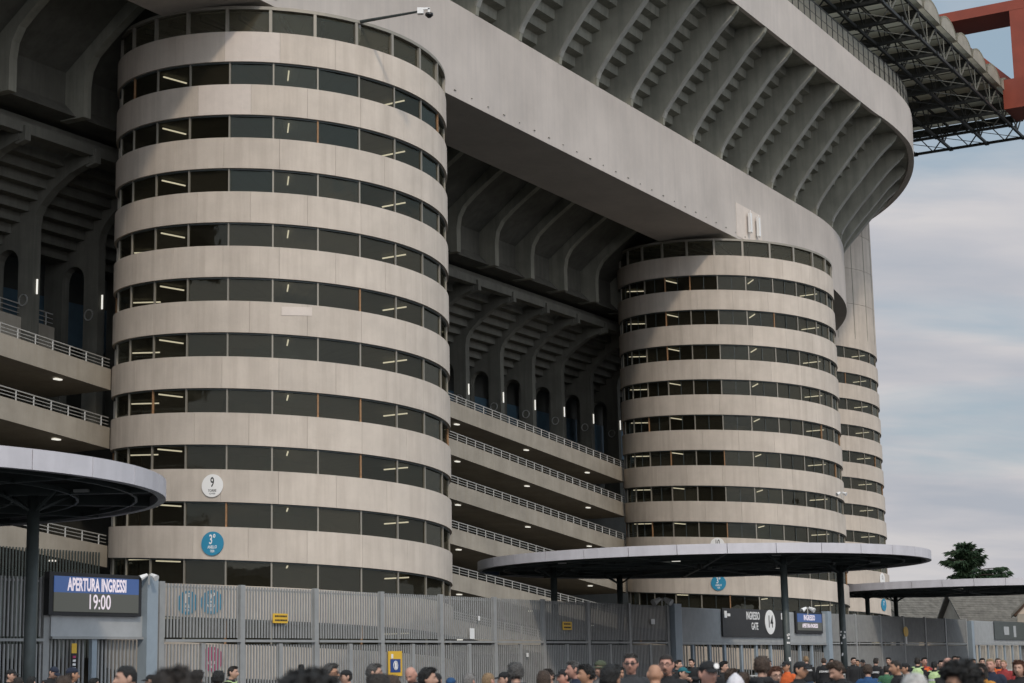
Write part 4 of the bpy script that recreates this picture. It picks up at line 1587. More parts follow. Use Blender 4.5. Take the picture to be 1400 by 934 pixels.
def body_parts(arm, hp):
    key = (arm, hp)
    if key in BODY:
        return BODY[key]
    MHd = head_matrix(hp)
    mb_ = MB()
    torso(mb_)
    head_mesh_into(mb_, MHd)
    nt_ = MHd @ Vector((0, 0.012, -0.055))
    limb(mb_, [(0, 0.022, 1.44), (0, 0.016, 1.50), nt_], [0.066, 0.056, 0.056], 16)
    leg_pts = lambda sx_: [(sx_ * 0.088, 0.01, 0.92), (sx_ * 0.098, -0.008, 0.50), (sx_ * 0.102, 0.022, 0.09)]
    jack, trou = MB(), MB()
    torso(jack, 0.024, 0.90, 1.48)
    rings = []
    for z, a, b in ((1.455, 0.098, 0.082), (1.495, 0.078, 0.074), (1.525, 0.074, 0.072)):
        rings.append([Vector((a * sin(2 * pi * k / 24), 0.014 - b * cos(2 * pi * k / 24), z)) for k in range(24)])
    jack.loft(rings)
    for z0_, z1_ in ((0.84, 1.02),):
        rings = [[Vector(((a) * sin(2 * pi * k / 24), 0.01 - b * cos(2 * pi * k / 24), z)) for k in range(24)] for z, a, b in ((0.82, 0.165, 0.122), (0.93, 0.178, 0.128), (1.03, 0.164, 0.118))]
        trou.loft(rings)
    for sx_, arm_pts in zip((1, -1), ARMS[arm]):
        pts = [Vector((p[0] * sx_, p[1], p[2])) for p in arm_pts]
        limb(mb_, [Vector((0.13 * sx_, 0.018, 1.40))] + pts, [0.060, 0.056, 0.043, 0.027], 14)
        d = (pts[2] - pts[1]).normalized()
        pn = Vector((-sx_, 0, 0)) if arm == 'down' or (arm == 'face' and sx_ > 0) else Vector((0, 0.4, 1)) if arm != 'folded' else Vector((0, 1, 0.2))
        hand(mb_, pts[2], d, pn, -sx_ if arm == 'down' else sx_)
        cut = pts[1].lerp(pts[2], 0.90)
        limb(jack, [Vector((0.12 * sx_, 0.018, 1.405))] + pts[:2] + [cut], [0.084, 0.079, 0.064, 0.046], 14)
        lp = leg_pts(sx_)
        limb(mb_, lp, [0.094, 0.060, 0.040], 14)
        mb_.tube([(sx_ * 0.102, 0.055, 0.045), (sx_ * 0.105, -0.03, 0.045), (sx_ * 0.11, -0.13, 0.03), (sx_ * 0.112, -0.17, 0.022)], [0.038, 0.042, 0.040, 0.020], 12)
        limb(trou, [lp[0], lp[1], (sx_ * 0.102, 0.022, 0.06)], [0.112, 0.083, 0.070], 16)
    sh = MB()
    sh.tube([(0, 0.075, 0.05), (0, 0.04, 0.055), (0, -0.05, 0.055), (0, -0.14, 0.042), (0, -0.20, 0.03)], [(0.036, 0.045), (0.045, 0.055), (0.050, 0.052), (0.050, 0.040), (0.028, 0.026)], 14)
    b = remesh(mb_.mesh('b'), 0.0085, 1, 'body')
    j = remesh(jack.mesh('j'), 0.016, 3, 'jacket')
    t_ = remesh(trou.mesh('t'), 0.018, 3, 'trousers')
    s_ = sh.mesh('shoe', True)
    BODY[key] = (b, j, t_, s_)
    return BODY[key]


def vnoise(p, s, seed):
    return (sin(p.x * s + seed) * sin(p.y * s * 1.13 + seed * 2.1) * sin(p.z * s * 0.91 + seed * 0.7) + 0.5 * sin(p.x * s * 2.3 + p.y * s * 1.9 + seed) * sin(p.z * s * 2.1 - seed))


HAIRM = {}


def hair_mesh(style):
    if style in HAIRM:
        return HAIRM[style]
    mb_ = MB()
    nl, nv = 48, 30

    def line(lon):
        c = cos(lon)          # 1 front, -1 back
        if style in ('cap', 'cap_back', 'beanie', 'camo_hat', 'bucket', 'police'):
            return 0.040 + 0.012 * c
        if style == 'fringe':
            return -0.01 if c < -0.2 else (0.060 * c + 0.0)
        if c > 0.62:
            return 0.074
        if c > 0.1:
            return 0.074 - 0.075 * (0.62 - c) / 0.52
        if c > -0.25:
            return -0.005
        return -0.055 if style not in ('fade',) else -0.02
    thick = {'short': 0.010, 'fade': 0.010, 'full': 0.024, 'curly': 0.050, 'afro': 0.085, 'long': 0.018, 'pony': 0.014, 'cap': 0.014, 'beanie': 0.013, 'camo_hat': 0.020, 'crew': 0.007, 'bob': 0.024, 'recede': 0.006}.get(style, 0.012)
    nz = {'curly': 0.020, 'afro': 0.026, 'full': 0.009, 'short': 0.003, 'long': 0.005, 'bob': 0.006}.get(style, 0.0015)
    freq = {'curly': 95, 'afro': 80, 'full': 60}.get(style, 70)
    outer_, inner_ = [], []
    for j in range(nv + 1):
        ro, ri = [], []
        for i in range(nl):
            lon = 2 * pi * i / nl
            zl = line(lon)
            lat0 = math.asin(max(-0.98, min(0.98, zl / 0.120)))
            lat = lat0 + (pi / 2 - 0.03 - lat0) * j / nv
            p = head_point(lon, lat)
            nrm = Vector((p.x / 0.0057, p.y / 0.0096, p.z / 0.0144)).normalized()
            edge = min(1.0, (j + 0.3) / 5.0)
            th = thick * (0.35 + 0.65 * edge)
            if style == 'fade':
                th = thick * (0.25 + 1.2 * max(0, p.z) / 0.1)
            if style in ('afro', 'curly'):
                th *= 0.8 + 0.35 * max(0, p.z) / 0.1
            q = p + nrm * (th + nz * vnoise(p, freq, 1.7))
            ro.append(q)
            ri.append(p - nrm * 0.004)
        outer_.append(ro)
        inner_.append(ri)
    mb_.loft(outer_, cap=False)
    mb_.loft(inner_, cap=False)
    n = nl
    o2_ = (nv + 1) * n
    mb_.f += [(k, (k + 1) % n, o2_ + (k + 1) % n, o2_ + k) for k in range(n)]
    mb_.f.append(tuple(nv * n + k for k in range(n)))
    if style in ('long', 'bob'):
        zb_ = -0.25 if style == 'long' else -0.10
        rings = []
        for f in range(9):
            z = 0.05 + (zb_ - 0.05) * f / 8
            ring = []
            for k in range(20):
                a = radians(-115) + radians(230) * k / 19
                rr_ = 0.094 + 0.012 * f / 8 + 0.004 * vnoise(Vector((a * 0.1, z, 0)), 140, 0.5)
                ring.append(Vector((rr_ * sin(a), 0.012 + (rr_ + 0.012) * cos(a), z)))
            for k in range(19, -1, -1):
                a = radians(-115) + radians(230) * k / 19
                rr_ = 0.070 + 0.010 * f / 8
                ring.append(Vector((rr_ * sin(a), 0.012 + (rr_ + 0.008) * cos(a), z)))
            rings.append(ring)
        mb_.loft(rings)
    if style == 'pony':
        mb_.tube([(0, 0.10, 0.05), (0, 0.145, 0.03), (0, 0.155, -0.05), (0, 0.135, -0.14)], [0.018, 0.030, 0.028, 0.008], 10)
    if style == 'cap':
        rings = []
        for f in range(5):
            y = -0.085 - 0.085 * f / 4
            wd = 0.078 * sqrt(max(0.02, 1 - (f / 4.4) ** 2))
            z = 0.050 - 0.020 * f / 4
            rings.append([Vector((wd * c, y - 0.012 * (1 - c * c), z - 0.018 * c * c)) for c in (-1, -.6, -.2, .2, .6, 1)] + [Vector((wd * c, y - 0.012 * (1 - c * c), z + 0.006 - 0.018 * c * c)) for c in (1, .6, .2, -.2, -.6, -1)])
        mb_.loft(rings)
    if style == 'camo_hat':
        rings = []
        for rr_, z in ((0.085, 0.035), (0.125, 0.018)):
            rings.append([Vector((rr_ * sin(2 * pi * k / 30), -(rr_ + 0.018) * cos(2 * pi * k / 30), z)) for k in range(30)])
        top = [[p + Vector((0, 0, 0.007)) for p in r] for r in rings]
        mb_.loft([rings[0], rings[1], top[1], top[0]], cap=False)
    if style == 'curly' or style == 'afro':
        rr_ = random.Random(11)
        for _ in range(260):
            lon = rr_.uniform(0, 2 * pi)
            zl = line(lon)
            lat0 = math.asin(max(-0.98, min(0.98, zl / 0.12)))
            lat = rr_.uniform(lat0, 1.45)
            p = head_point(lon, lat)
            nrm = Vector((p.x / 0.0057, p.y / 0.0096, p.z / 0.0144)).normalized()
            s0 = p + nrm * thick * 0.7
            s1 = s0 + nrm * thick * rr_.uniform(0.4, 0.75) + Vector((rr_.uniform(-1, 1), rr_.uniform(-1, 1), rr_.uniform(-1, 1))) * 0.014
            s2 = s1 + Vector((rr_.uniform(-1, 1), rr_.uniform(-1, 1), rr_.uniform(-1, 0.4))) * 0.016
            mb_.tube([s0, s1, s2], [0.010, 0.008, 0.003], 5)
    if style in ('full', 'short', 'bob', 'fringe'):
        rr_ = random.Random(13)
        for _ in range(120):
            lon = rr_.uniform(0, 2 * pi)
            lat0 = math.asin(max(-0.98, min(0.98, line(lon) / 0.12)))
            lat = rr_.uniform(lat0 + 0.15, 1.4)
            p = head_point(lon, lat)
            nrm = Vector((p.x / 0.0057, p.y / 0.0096, p.z / 0.0144)).normalized()
            s0 = p + nrm * thick * 0.8
            tang = Vector((rr_.uniform(-.6, .6), -0.5, 0.1)) if p.z > 0.07 else Vector((0, rr_.uniform(-.2, .4), -1))
            s1 = s0 + tang.normalized() * 0.03 + nrm * thick * 0.35
            mb_.tube([s0, (s0 + s1) / 2 + nrm * 0.003, s1], [0.007, 0.006, 0.002], 5)
    me_ = mb_.mesh('hair', True)
    HAIRM[style] = me_
    return me_


def misc_meshes():
    d = {}
    m_ = MB()
    rings = []
    for j in range(1, 8):
        a = pi * j / 8
        rings.append([Vector((0.0125 * sin(a) * cos(2 * pi * k / 10), -0.0125 * cos(a), 0.0125 * sin(a) * sin(2 * pi * k / 10))) for k in range(10)])
    m_.loft(rings)
    me_ = m_.mesh('eye', True)
    me_.materials.append(EYEW)
    me_.materials.append(IRIS)
    for p in me_.polygons:
        if p.center.y < -0.0095:
            p.material_index = 1
    d['eye'] = me_
    m_ = MB()
    for sx_ in (-1, 1):
        m_.tube([(sx_ * 0.014, -0.104, 0.030), (sx_ * 0.030, -0.102, 0.037), (sx_ * 0.048, -0.090, 0.031)], [0.0035, 0.0048, 0.002], 6)
    d['eyebrows'] = m_.mesh('eyebrows', True)
    m_ = MB()
    for sx_ in (-1, 1):
        ring = [Vector((sx_ * 0.032 + 0.024 * cos(2 * pi * k / 16), -0.110, 0.008 + 0.0145 * sin(2 * pi * k / 16))) for k in range(16)]
        for k in range(16):
            m_.bar(ring[k], ring[(k + 1) % 16], 0.004)
        m_.bar((sx_ * 0.056, -0.110, 0.014), (sx_ * 0.080, 0.0, 0.014), 0.005)
    m_.bar((-0.009, -0.113, 0.014), (0.009, -0.113, 0.014), 0.005)
    d['glasses'] = m_.mesh('glasses')
    d['glasses'].materials.append(INK)
    m_ = MB()
    for sx_ in (-1, 1):
        m_.loft([[Vector((sx_ * 0.032 + 0.0225 * cos(2 * pi * k / 16), yy_, 0.008 + 0.0135 * sin(2 * pi * k / 16))) for k in range(16)] for yy_ in (-0.1115, -0.1095)])
    d['lens'] = m_.mesh('lenses')
    d['lens'].materials.append(LENS)
    for nm_, rows in (('beard', [(-0.030, 1.0), (-0.050, 1.0), (-0.075, 1.0), (-0.095, 0.95), (-0.112, 0.7)]),):
        m_ = MB()
        o_, i_ = [], []
        for z, _ in rows:
            lat = math.asin(z / 0.1205)
            lo, li = [], []
            for k in range(25):
                lon = radians(-88) + radians(176) * k / 24
                p = head_point(lon, lat)
                nrm = Vector((p.x, p.y, p.z * 0.3)).normalized()
                mouth = 0.0 if (abs(lon) < 0.33 and -0.072 < z < -0.045) else 1.0
                side = 1.0 if z < -0.06 or abs(lon) > 0.75 else 0.6
                lo.append(p + nrm * (0.009 * mouth * side - 0.001))
                li.append(p - nrm * 0.006)
            o_.append(lo + li[::-1])
        m_.loft(o_)
        d[nm_] = m_.mesh('beard', True)
    m_ = MB()
    m_.tube([(-0.024, -0.101, -0.062), (-0.018, -0.108, -0.049), (0, -0.111, -0.046), (0.018, -0.108, -0.049), (0.024, -0.101, -0.062)], [0.004, 0.006, 0.006, 0.006, 0.004], 6)
    m_.tube([(-0.022, -0.100, -0.070), (-0.018, -0.100, -0.090), (0, -0.108, -0.100), (0.018, -0.100, -0.090), (0.022, -0.100, -0.070)], [0.004, 0.008, 0.010, 0.008, 0.004], 6)
    d['goatee'] = m_.mesh('goatee', True)
    # hood up over the head, pointed
    m_ = MB()
    rings = []
    for z, a, b, yo in ((-0.16, 0.13, 0.12, 0.02), (-0.08, 0.112, 0.112, 0.018), (0.0, 0.112, 0.122, 0.012), (0.06, 0.104, 0.115, 0.014), (0.11, 0.075, 0.082, 0.02), (0.145, 0.035, 0.04, 0.03), (0.165, 0.010, 0.012, 0.035)):
        rings.append([Vector((a * sin(2 * pi * k / 24), yo - b * cos(2 * pi * k / 24) * (0.72 if cos(2 * pi * k / 24) > 0.6 else 1.0), z)) for k in range(24)])
    m_.loft(rings)
    d['hood'] = m_.mesh('hood', True)
    # hood lying on the back
    m_ = MB()
    m_.tube([(-0.12, 0.03, 1.475), (-0.10, 0.11, 1.485), (0, 0.145, 1.475), (0.10, 0.11, 1.485), (0.12, 0.03, 1.475)], [0.03, 0.05, 0.06, 0.05, 0.03], 12)
    m_.tube([(0, 0.13, 1.48), (0, 0.165, 1.40), (0, 0.15, 1.32)], [(0.09, 0.05), (0.10, 0.05), (0.04, 0.02)], 12)
    d['hood_down'] = m_.mesh('hood_down', True)
    # safety vest: shell over the jacket
    m_ = MB()
    rings = []
    for z, a, b, yo in ((0.93, 0.205, 0.155, 0.012), (1.10, 0.195, 0.145, 0.006), (1.25, 0.200, 0.150, 0.006), (1.36, 0.206, 0.155, 0.012), (1.42, 0.180, 0.130, 0.018), (1.468, 0.130, 0.108, 0.018)):
        rings.append([Vector((a * sin(2 * pi * k / 28), yo - b * cos(2 * pi * k / 28), z)) for k in range(28)])
    m_.loft(rings, cap=False)
    m_.loft([[Vector((p.x * 0.96, p.y * 0.96, p.z)) for p in r_] for r_ in rings], cap=False)
    for sx_ in (-1, 1):
        m_.tube([(sx_ * 0.09, -0.05, 1.475), (sx_ * 0.12, 0.02, 1.492), (sx_ * 0.09, 0.09, 1.475)], [(0.05, 0.012), (0.06, 0.012), (0.05, 0.012)], 10)
    d['vest'] = m_.mesh('vest', True)
    m_ = MB()
    for z, a, b in ((1.10, 0.199, 0.149), (1.22, 0.202, 0.152)):
        r0 = [Vector((a * sin(2 * pi * k / 28), 0.006 - b * cos(2 * pi * k / 28), z)) for k in range(28)]
        m_.loft([r0, [p + Vector((0, 0, 0.05)) for p in r0]], cap=False)
        m_.loft([[Vector((p.x * 0.99, p.y * 0.99, p.z)) for p in r0], [Vector((p.x * 0.99, p.y * 0.99, p.z + 0.05)) for p in r0]], cap=False)
    d['bands'] = m_.mesh('reflective_bands', True)
    # phone
    d['phone'] = MB().box((0.055, -0.35, 1.415), 0.075, 0.012, 0.15).mesh('phone')
    d['badge'] = disc_mesh(0.026, 20, 0.006, 2)
    d['badge'].materials.append(WPRINT)
    # piping strips on the shoulders/zip
    m_ = MB()
    for sx_ in (-1, 1):
        m_.tube([(sx_ * 0.03, -0.128, 1.46), (sx_ * 0.035, -0.152, 1.36), (sx_ * 0.035, -0.155, 1.2)], 0.006, 6)
    d['piping'] = m_.mesh('piping', True)
    m_ = MB()
    m_.tube([(0, -0.105, 1.47), (0, -0.142, 1.36), (0, -0.142, 1.15)], [(0.05, 0.012), (0.055, 0.012), (0.05, 0.012)], 10)
    d['shirt_front'] = m_.mesh('shirt_front', True)
    d['steward_print'] = text_mesh('STEWARD', 0.085, 0.8, bold=0.002)
    d['steward_print'].materials.append(WPRINT)
    d['number_print'] = text_mesh('10', 0.24, 0.8, bold=0.006)
    d['number_print'].materials.append(WPRINT)
    return d


MISC = misc_meshes()


def omat(o, m_):
    if len(o.data.materials) == 0:
        o.data.materials.append(m_)
    o.material_slots[0].link = 'OBJECT'
    o.material_slots[0].material = m_


def hex_person(px_, ytop, d, yaw, label, hair='short', hc='dark', top='black', skin='light', arm='down', hp='level', legs='denim', extra=(), group=None, capc=None):
    """person whose head centre is at column px_ and whose head top is at row ytop of the photograph, d metres away;
    yaw 0 faces the camera, +90 faces the right of the picture, 180 shows the back"""
    p = at_depth(px_, ytop, d)
    hat = {'afro': 0.115, 'curly': 0.075, 'full': 0.02, 'camo_hat': 0.015, 'cap': 0.012, 'hood': 0.045}.get(hair, 0.006)
    nat = 1.757 + hat if hp != 'down' else 1.735 + hat
    h = p.z - GZ
    sc = h / nat
    r_ = thing('person', (p.x, p.y, GZ), label, 'person', group)
    az = atan2(p.x, p.y)
    r_.rotation_euler = (0, 0, radians(yaw) - az)
    sc = max(0.84, min(1.12, sc))
    r_.scale = (sc, sc, sc)
    b, j, t_, s_ = body_parts(arm, hp)
    MHd = head_matrix(hp)

    def part(name, me_, m_, mtx=None):
        o = obj(name, me_, r_, mtx, local=True)
        if m_ is not None:
            omat(o, m_)
        return o
    bd = part('body', b, SKIN[skin])
    part('jacket', j, cloth_mat(top))
    part('trousers', t_, cloth_mat(legs))
    for sx_ in (-1, 1):
        part('shoe', s_, cloth_mat('charcoal'), Matrix.Translation((sx_ * 0.105, 0.01, -0.002)) @ Matrix.Rotation(sx_ * 0.12, 4, 'Z'))
    if hair == 'hood':
        part('hood', MISC['hood'], cloth_mat(top), MHd)
    elif hair and hair != 'bald':
        hm = hair_mesh(hair)
        if hair in ('cap', 'beanie', 'camo_hat'):
            part('cap' if hair == 'cap' else 'hat', hm, cloth_mat(capc or 'black'), MHd)
            part('hair', hair_mesh('crew'), hair_mat(hc), MHd)
        else:
            part('hair', hm, hair_mat(hc), MHd)
    if abs((yaw + 180) % 360 - 180) < 125:
        for sx_ in (-1, 1):
            part('eye', MISC['eye'], None, MHd @ Matrix.Translation((sx_ * 0.031, -0.0715, 0.010)))
        part('eyebrows', MISC['eyebrows'], hair_mat(hc if hc != 'white' else 'grey'), MHd)
    for e in extra:
        if e == 'glasses':
            g_ = part('glasses', MISC['glasses'], None, MHd)
        elif e == 'shades':
            part('glasses', MISC['glasses'], None, MHd)
            part('lenses', MISC['lens'], None, MHd)
        elif e in ('beard', 'goatee'):
            part(e, MISC[e], hair_mat(hc), MHd)
        elif e == 'vest':
            part('vest', MISC['vest'], cloth_mat('hivis'))
            part('reflective_bands', MISC['bands'], cloth_mat('white'))
        elif e == 'vest_orange':
            part('vest', MISC['vest'], cloth_mat('orange'))
            part('reflective_bands', MISC['bands'], cloth_mat('white'))
        elif e == 'hood_down':
            part('hood_down', MISC['hood_down'], cloth_mat(top))
        elif e == 'phone':
            part('phone', MISC['phone'], BLACK)
        elif e == 'piping':
            part('piping', MISC['piping'], cloth_mat('white'))
        elif e == 'shirt':
            part('shirt_front', MISC['shirt_front'], cloth_mat('white'))
        elif e == 'badge':
            part('cap_badge', MISC['badge'], None, MHd @ Matrix.Translation((0.03, -0.107, 0.078)) @ Matrix.Rotation(radians(78), 4, 'X'))
        elif e in ('steward', 'number'):
            z = 1.30 if e == 'steward' else 1.22
            mm_ = Matrix.Translation((0, 0.152, z)) @ Matrix(((-1, 0, 0, 0), (0, 0, 1, 0), (0, 1, 0, 0), (0, 0, 0, 1)))
            part('back_print', MISC['steward_print' if e == 'steward' else 'number_print'], None, mm_)
    return r_


HP = hex_person
FANS = 'fans waiting in front of the fence'
STW = 'stewards along the fence'
# px, top row, distance, yaw, label
HP(14, 915, 36, 60, 'young man in dark cap and black top at the far left edge', 'cap', 'dark', 'black', group=FANS)
HP(25, 926, 30, 180, 'dark head low at left, second from the left edge', 'short', 'dark', 'charcoal', group=FANS)
HP(42, 925, 33, 150, 'dark-haired person in front of the left canopy pole', 'short', 'black', 'black', group=FANS)
HP(71, 911, 38, 40, 'man in navy cap looking down, right of the left canopy pole', 'cap', 'dark', 'black', hp='down', capc='navy', group=FANS)
HP(86, 924, 17, 160, 'brown-haired head low beside the man in the dark beanie', 'short', 'brown', 'charcoal', group=FANS)
HP(97, 912.5, 29, 110, 'man in dark knitted beanie below the narrow vertical banner', 'beanie', 'dark', 'charcoal', 'tan', capc='navy', group=FANS)
HP(127, 927, 34, 100, 'dark-haired person low between beanie man and man with the fade', 'full', 'black', 'black', group=FANS)
HP(176, 910.5, 16.5, -75, 'large young man in profile with short black fade haircut', 'fade', 'black', 'charcoal', 'light', group=FANS)
HP(208, 922, 30, -60, 'dark-capped head right of the man with the fade', 'cap', 'dark', 'black', group=FANS)
HP(240, 908.5, 7.6, 180, 'very near dark curly head out of focus at left', 'curly', 'dark', 'black', group=FANS)
HP(268, 916, 25, 150, 'dark head partly hidden behind the very near curly head at left', 'full', 'dark', 'charcoal', 'tan', group=FANS)
HP(298, 917, 27, 165, 'dark-haired person just left of the steward in the pale green vest', 'full', 'black', 'charcoal', group=FANS)
HP(317, 911, 34, 65, 'young steward in pale green vest in front of the magenta sign', 'short', 'dark', 'black', 'light', extra=('vest',), group=STW)
HP(412, 908.5, 52, 180, 'tiny dark head by the fence above the afro hair', 'short', 'black', 'black', group=FANS)
HP(421, 910.5, 7.8, 180, 'very near big dark afro out of focus, left of centre', 'afro', 'black', 'charcoal', group=FANS)
HP(450, 907, 24, 70, 'bearded man in sunglasses with curly hair and green vest collar', 'full', 'darkgrey', 'black', 'tan', extra=('shades', 'beard', 'vest'), group=STW)
HP(475, 915.5, 28, -75, 'man in dark cap facing the bearded man in sunglasses', 'cap', 'dark', 'black', 'light', group=FANS)
HP(509, 907.5, 23, 85, 'man with receding short hair in profile, left of the yellow poster', 'short', 'darkgrey', 'black', 'light', group=FANS)
HP(517, 921, 13, 180, 'dark back of a head just in front of the yellow poster', 'full', 'dark', 'black', group=FANS)
HP(536, 923, 17, 190, 'brown-haired head directly below the yellow poster', 'full', 'brown', 'black', group=FANS)
HP(564, 911, 25, -25, 'bald flushed man in dark jacket right of the yellow poster', 'bald', 'grey', 'black', 'pink', hp='down', extra=('piping',), group=FANS)
HP(582, 912.5, 20, 80, 'dark-haired young man in profile beside the bald flushed man', 'full', 'black', 'charcoal', 'light', group=FANS)
HP(596, 920.5, 26, 160, 'dark ponytail right of the dark-haired young man', 'pony', 'black', 'black', group=FANS)
HP(616, 926, 26, 170, 'person in bright blue cap low under the fence', 'cap', 'dark', 'navy', capc='blue', group=FANS)
HP(640, 920.5, 23, 150, 'grey-haired older person in dark jacket, right of the blue cap', 'short', 'grey', 'charcoal', 'pink', group=FANS)
HP(666, 919.5, 22, 140, 'blond close-cropped head left of the navy hooded jacket', 'crew', 'blonde', 'charcoal', 'pink', group=FANS)
HP(705, 905.5, 21, 185, 'man seen from behind in navy hooded jacket with greying hair', 'full', 'darkgrey', 'navy', extra=('hood_down',), group=FANS)
HP(692, 918, 25, -80, 'black cap beside the navy hooded jacket', 'cap', 'black', 'grey', group=FANS)
HP(743, 917, 22, 175, 'woman with long brown hair in the centre', 'long', 'brown', 'hivis', group=FANS)
HP(751, 914.5, 27, -40, 'dark-haired face right behind the long brown hair', 'short', 'dark', 'black', group=FANS)
HP(773, 914.5, 25, -70, 'person in black cap and orange top in the centre', 'cap', 'black', 'orange', 'pink', group=FANS)
HP(787, 903.5, 24, -85, 'man with short greying hair and dark blue jacket in profile', 'short', 'darkgrey', 'navy', 'pink', group=FANS)
HP(803, 908, 22, -70, 'dark-haired youth with grey collar beside the dark blue jacket', 'full', 'black', 'grey', 'tan', group=FANS)
HP(822, 902.5, 26, -30, 'person in green camouflage hat with hand raised to the face', 'camo_hat', 'brown', 'grey', 'light', arm='face', capc='camo', group=FANS)
HP(833, 908.5, 16, 140, 'dark-haired head turned away, left of the man in grey jacket and glasses', 'full', 'black', 'black', 'tan', group=FANS)
HP(846, 912, 30, 20, 'small dark face between the dark head and the man in glasses', 'short', 'dark', 'black', 'tan', group=FANS)
HP(862, 893.5, 21.5, -5, 'grey-haired man in glasses and dark grey jacket facing the camera', 'short', 'darkgrey', 'charcoal', 'pink', extra=('shades',), group=FANS)
HP(895, 907.5, 19, 185, 'tanned bald head seen from behind between two men in glasses', 'bald', 'dark', 'black', 'tan', group=FANS)
HP(911, 895, 21, -10, 'man in glasses with dark goatee and black shirt facing the camera', 'fade', 'dark', 'black', 'pink', extra=('glasses', 'goatee'), group=FANS)
HP(926, 902.5, 46, 60, 'dark-haired person at the gate bars right of the goatee man', 'short', 'dark', 'black', group=FANS)
HP(946, 901, 55, -30, 'steward in black with folded arms at the left end of gate 14', 'short', 'black', 'black', arm='folded', group=STW)
HP(932, 912, 32, 60, 'person in teal cap in front of the folded-arms steward', 'cap', 'dark', 'charcoal', 'light', capc='teal', group=FANS)
HP(966, 903, 16, 28, 'man in black flat-brimmed cap with round white badge', 'cap', 'black', 'grey', 'pink', extra=('badge',), group=FANS)
HP(988, 904, 40, 60, 'dark-haired person with raised hood right of the badge cap', 'full', 'black', 'black', 'light', group=FANS)
HP(998, 914, 27, 75, 'brown-haired person left of the white hood', 'full', 'brown', 'camo', group=FANS)
HP(1005, 920, 19, 180, 'person in pointed white hood', 'hood', 'dark', 'white', group=FANS)
HP(1015, 919, 21, 170, 'brown-haired head right of the white hood', 'full', 'brown', 'black', group=FANS)
HP(1041, 897, 21, 172, 'tall brown-haired man in black seen from behind below the gate sign', 'full', 'brown', 'black', 'light', extra=('hood_down',), group=FANS)
HP(1050, 903, 48, 20, 'small pale face behind the tall brown-haired man in black', 'short', 'brown', 'black', group=FANS)
HP(1058, 911, 22, 25, 'dark auburn-haired person in glasses beside the tall man in black', 'full', 'auburn', 'black', 'light', extra=('glasses',), group=FANS)
HP(1075, 903.5, 38, -35, 'person in bright orange jacket by the canopy pole', 'cap', 'dark', 'orange', 'tan', group=STW)
HP(1092, 904, 24, 60, 'man in black cap right of the bright orange jacket', 'cap', 'black', 'black', 'tan', group=FANS)
HP(1102, 897, 62, 190, 'fair-haired steward with white back print, left one of the pair', 'short', 'blonde', 'black', extra=('steward',), group=STW)
HP(1126, 899, 60, 178, 'steward with white back print, right one of the pair', 'crew', 'brown', 'black', extra=('steward',), group=STW)
HP(1136, 901, 64, 30, 'dark-haired steward face right of the printed back', 'short', 'dark', 'black', group=STW)
HP(1147, 902.5, 22, -50, 'young man with brown hair looking down at a phone', 'full', 'brown', 'black', 'light', arm='phone', hp='down', extra=('piping', 'phone'), group=FANS)
HP(1166, 899, 60, 30, 'steward in black, leftmost of the three close together right of the pole', 'short', 'black', 'black', group=STW)
HP(1172, 902, 62, -10, 'steward in black, middle of the three close together right of the pole', 'short', 'dark', 'black', 'tan', group=STW)
HP(1179, 901.5, 61, 20, 'steward in black, rightmost of the three close together right of the pole', 'cap', 'dark', 'black', group=STW)
HP(1186, 908, 33, 182, 'person in bright blue shirt with white number 10 on the back', 'full', 'brown', 'blue', extra=('number',), group=FANS)
HP(1197, 899.5, 57, 160, 'steward in black with white print at the edge of the shadow', 'short', 'dark', 'black', extra=('steward',), group=STW)
HP(1215, 899, 58, -20, 'steward in black standing where the fence shadow ends', 'short', 'black', 'black', arm='folded', group=STW)
HP(1212, 917, 45, 170, 'person in green top low behind the barrier', 'short', 'dark', 'green', group=FANS)
HP(1226, 903, 28, -70, 'tanned man in black top, left of the grey balding head', 'fade', 'dark', 'black', 'tan', group=FANS)
HP(1239, 906, 34, -75, 'man in dark cap behind the grey balding head', 'cap', 'black', 'black', 'tan', group=FANS)
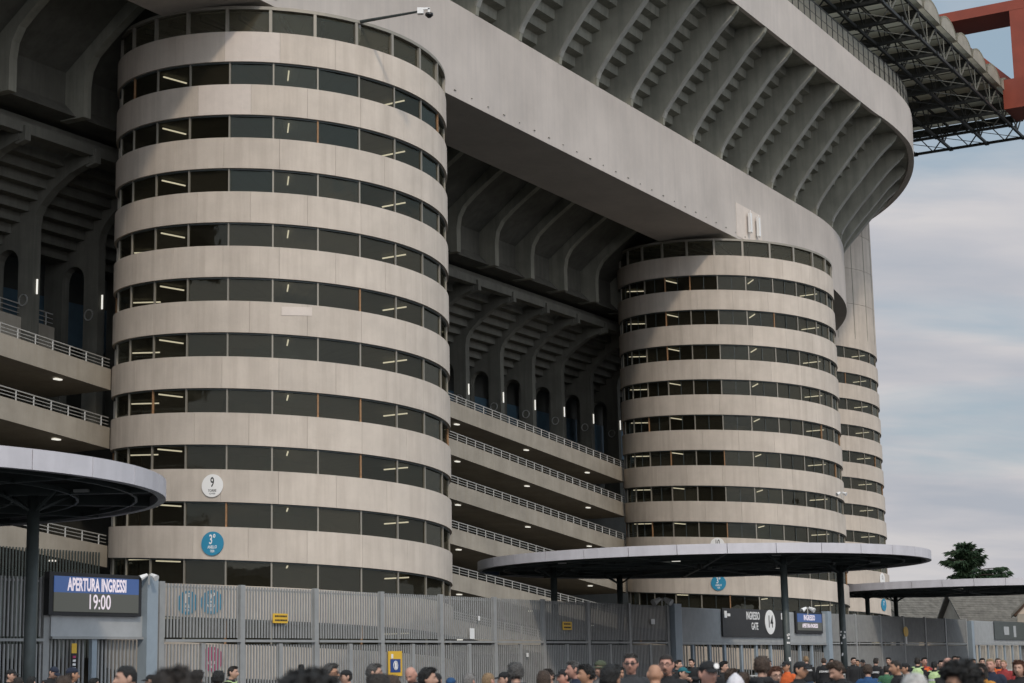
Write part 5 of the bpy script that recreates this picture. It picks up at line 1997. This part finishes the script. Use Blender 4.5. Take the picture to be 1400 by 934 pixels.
HP(1249, 918.5, 9.5, 175, 'very near grey balding head out of focus at right', 'recede', 'white', 'grey', 'pink', group=FANS)
HP(1254, 899, 50, 170, 'steward in yellow-green vest, left of the orange vest', 'short', 'dark', 'black', extra=('vest',), group=STW)
HP(1263, 899, 50, 20, 'steward in orange vest between the two yellow-green vests', 'short', 'dark', 'red', 'pink', extra=('vest_orange',), group=STW)
HP(1277, 904, 46, 170, 'dark-haired steward in yellow-green vest, right of the orange vest', 'pony', 'black', 'black', extra=('vest',), group=STW)
HP(1286, 903, 47, 10, 'dark-haired person in black with white strap right of the vests', 'short', 'black', 'black', extra=('piping',), group=FANS)
HP(1296, 898.5, 24, 0, 'bald bearded man in white shirt and open dark jacket', 'bald', 'dark', 'black', 'pink', extra=('beard', 'shirt'), group=FANS)
HP(1304, 897, 58, 30, 'small dark head behind, left one above the curly-haired man', 'short', 'dark', 'black', group=FANS)
HP(1311, 897.5, 58, -20, 'small dark head behind, right one above the curly-haired man', 'short', 'black', 'black', group=FANS)
HP(1316, 898.5, 10.5, -62, 'near young man with curly black hair and glasses in profile', 'curly', 'black', 'charcoal', 'tan', extra=('glasses',), group=FANS)
HP(1330, 901, 55, 20, 'small dark face right above the curly hair', 'short', 'dark', 'black', 'tan', group=FANS)
HP(1342, 900, 50, 10, 'dark-haired person by the right gate bars', 'short', 'black', 'black', group=FANS)
HP(1342, 908, 27, -35, 'dark-haired woman in mustard jacket right of the curly-haired man', 'bob', 'dark', 'mustard', 'light', group=FANS)
HP(1354, 900, 30, -15, 'man with flushed face and shaved hair in dark navy top', 'crew', 'blonde', 'navy', 'pink', group=FANS)
HP(1364, 899.5, 45, 10, 'person in bright orange vest behind the shaved man', 'crew', 'brown', 'black', 'pink', extra=('vest_orange',), group=STW)
HP(1372, 902, 42, -20, 'pink-faced person in red right of the orange vest', 'crew', 'blonde', 'red', 'pink', group=FANS)
HP(1393, 903.5, 25, -15, 'woman with short auburn hair in black top at the right edge', 'bob', 'auburn', 'black', 'light', group=FANS)
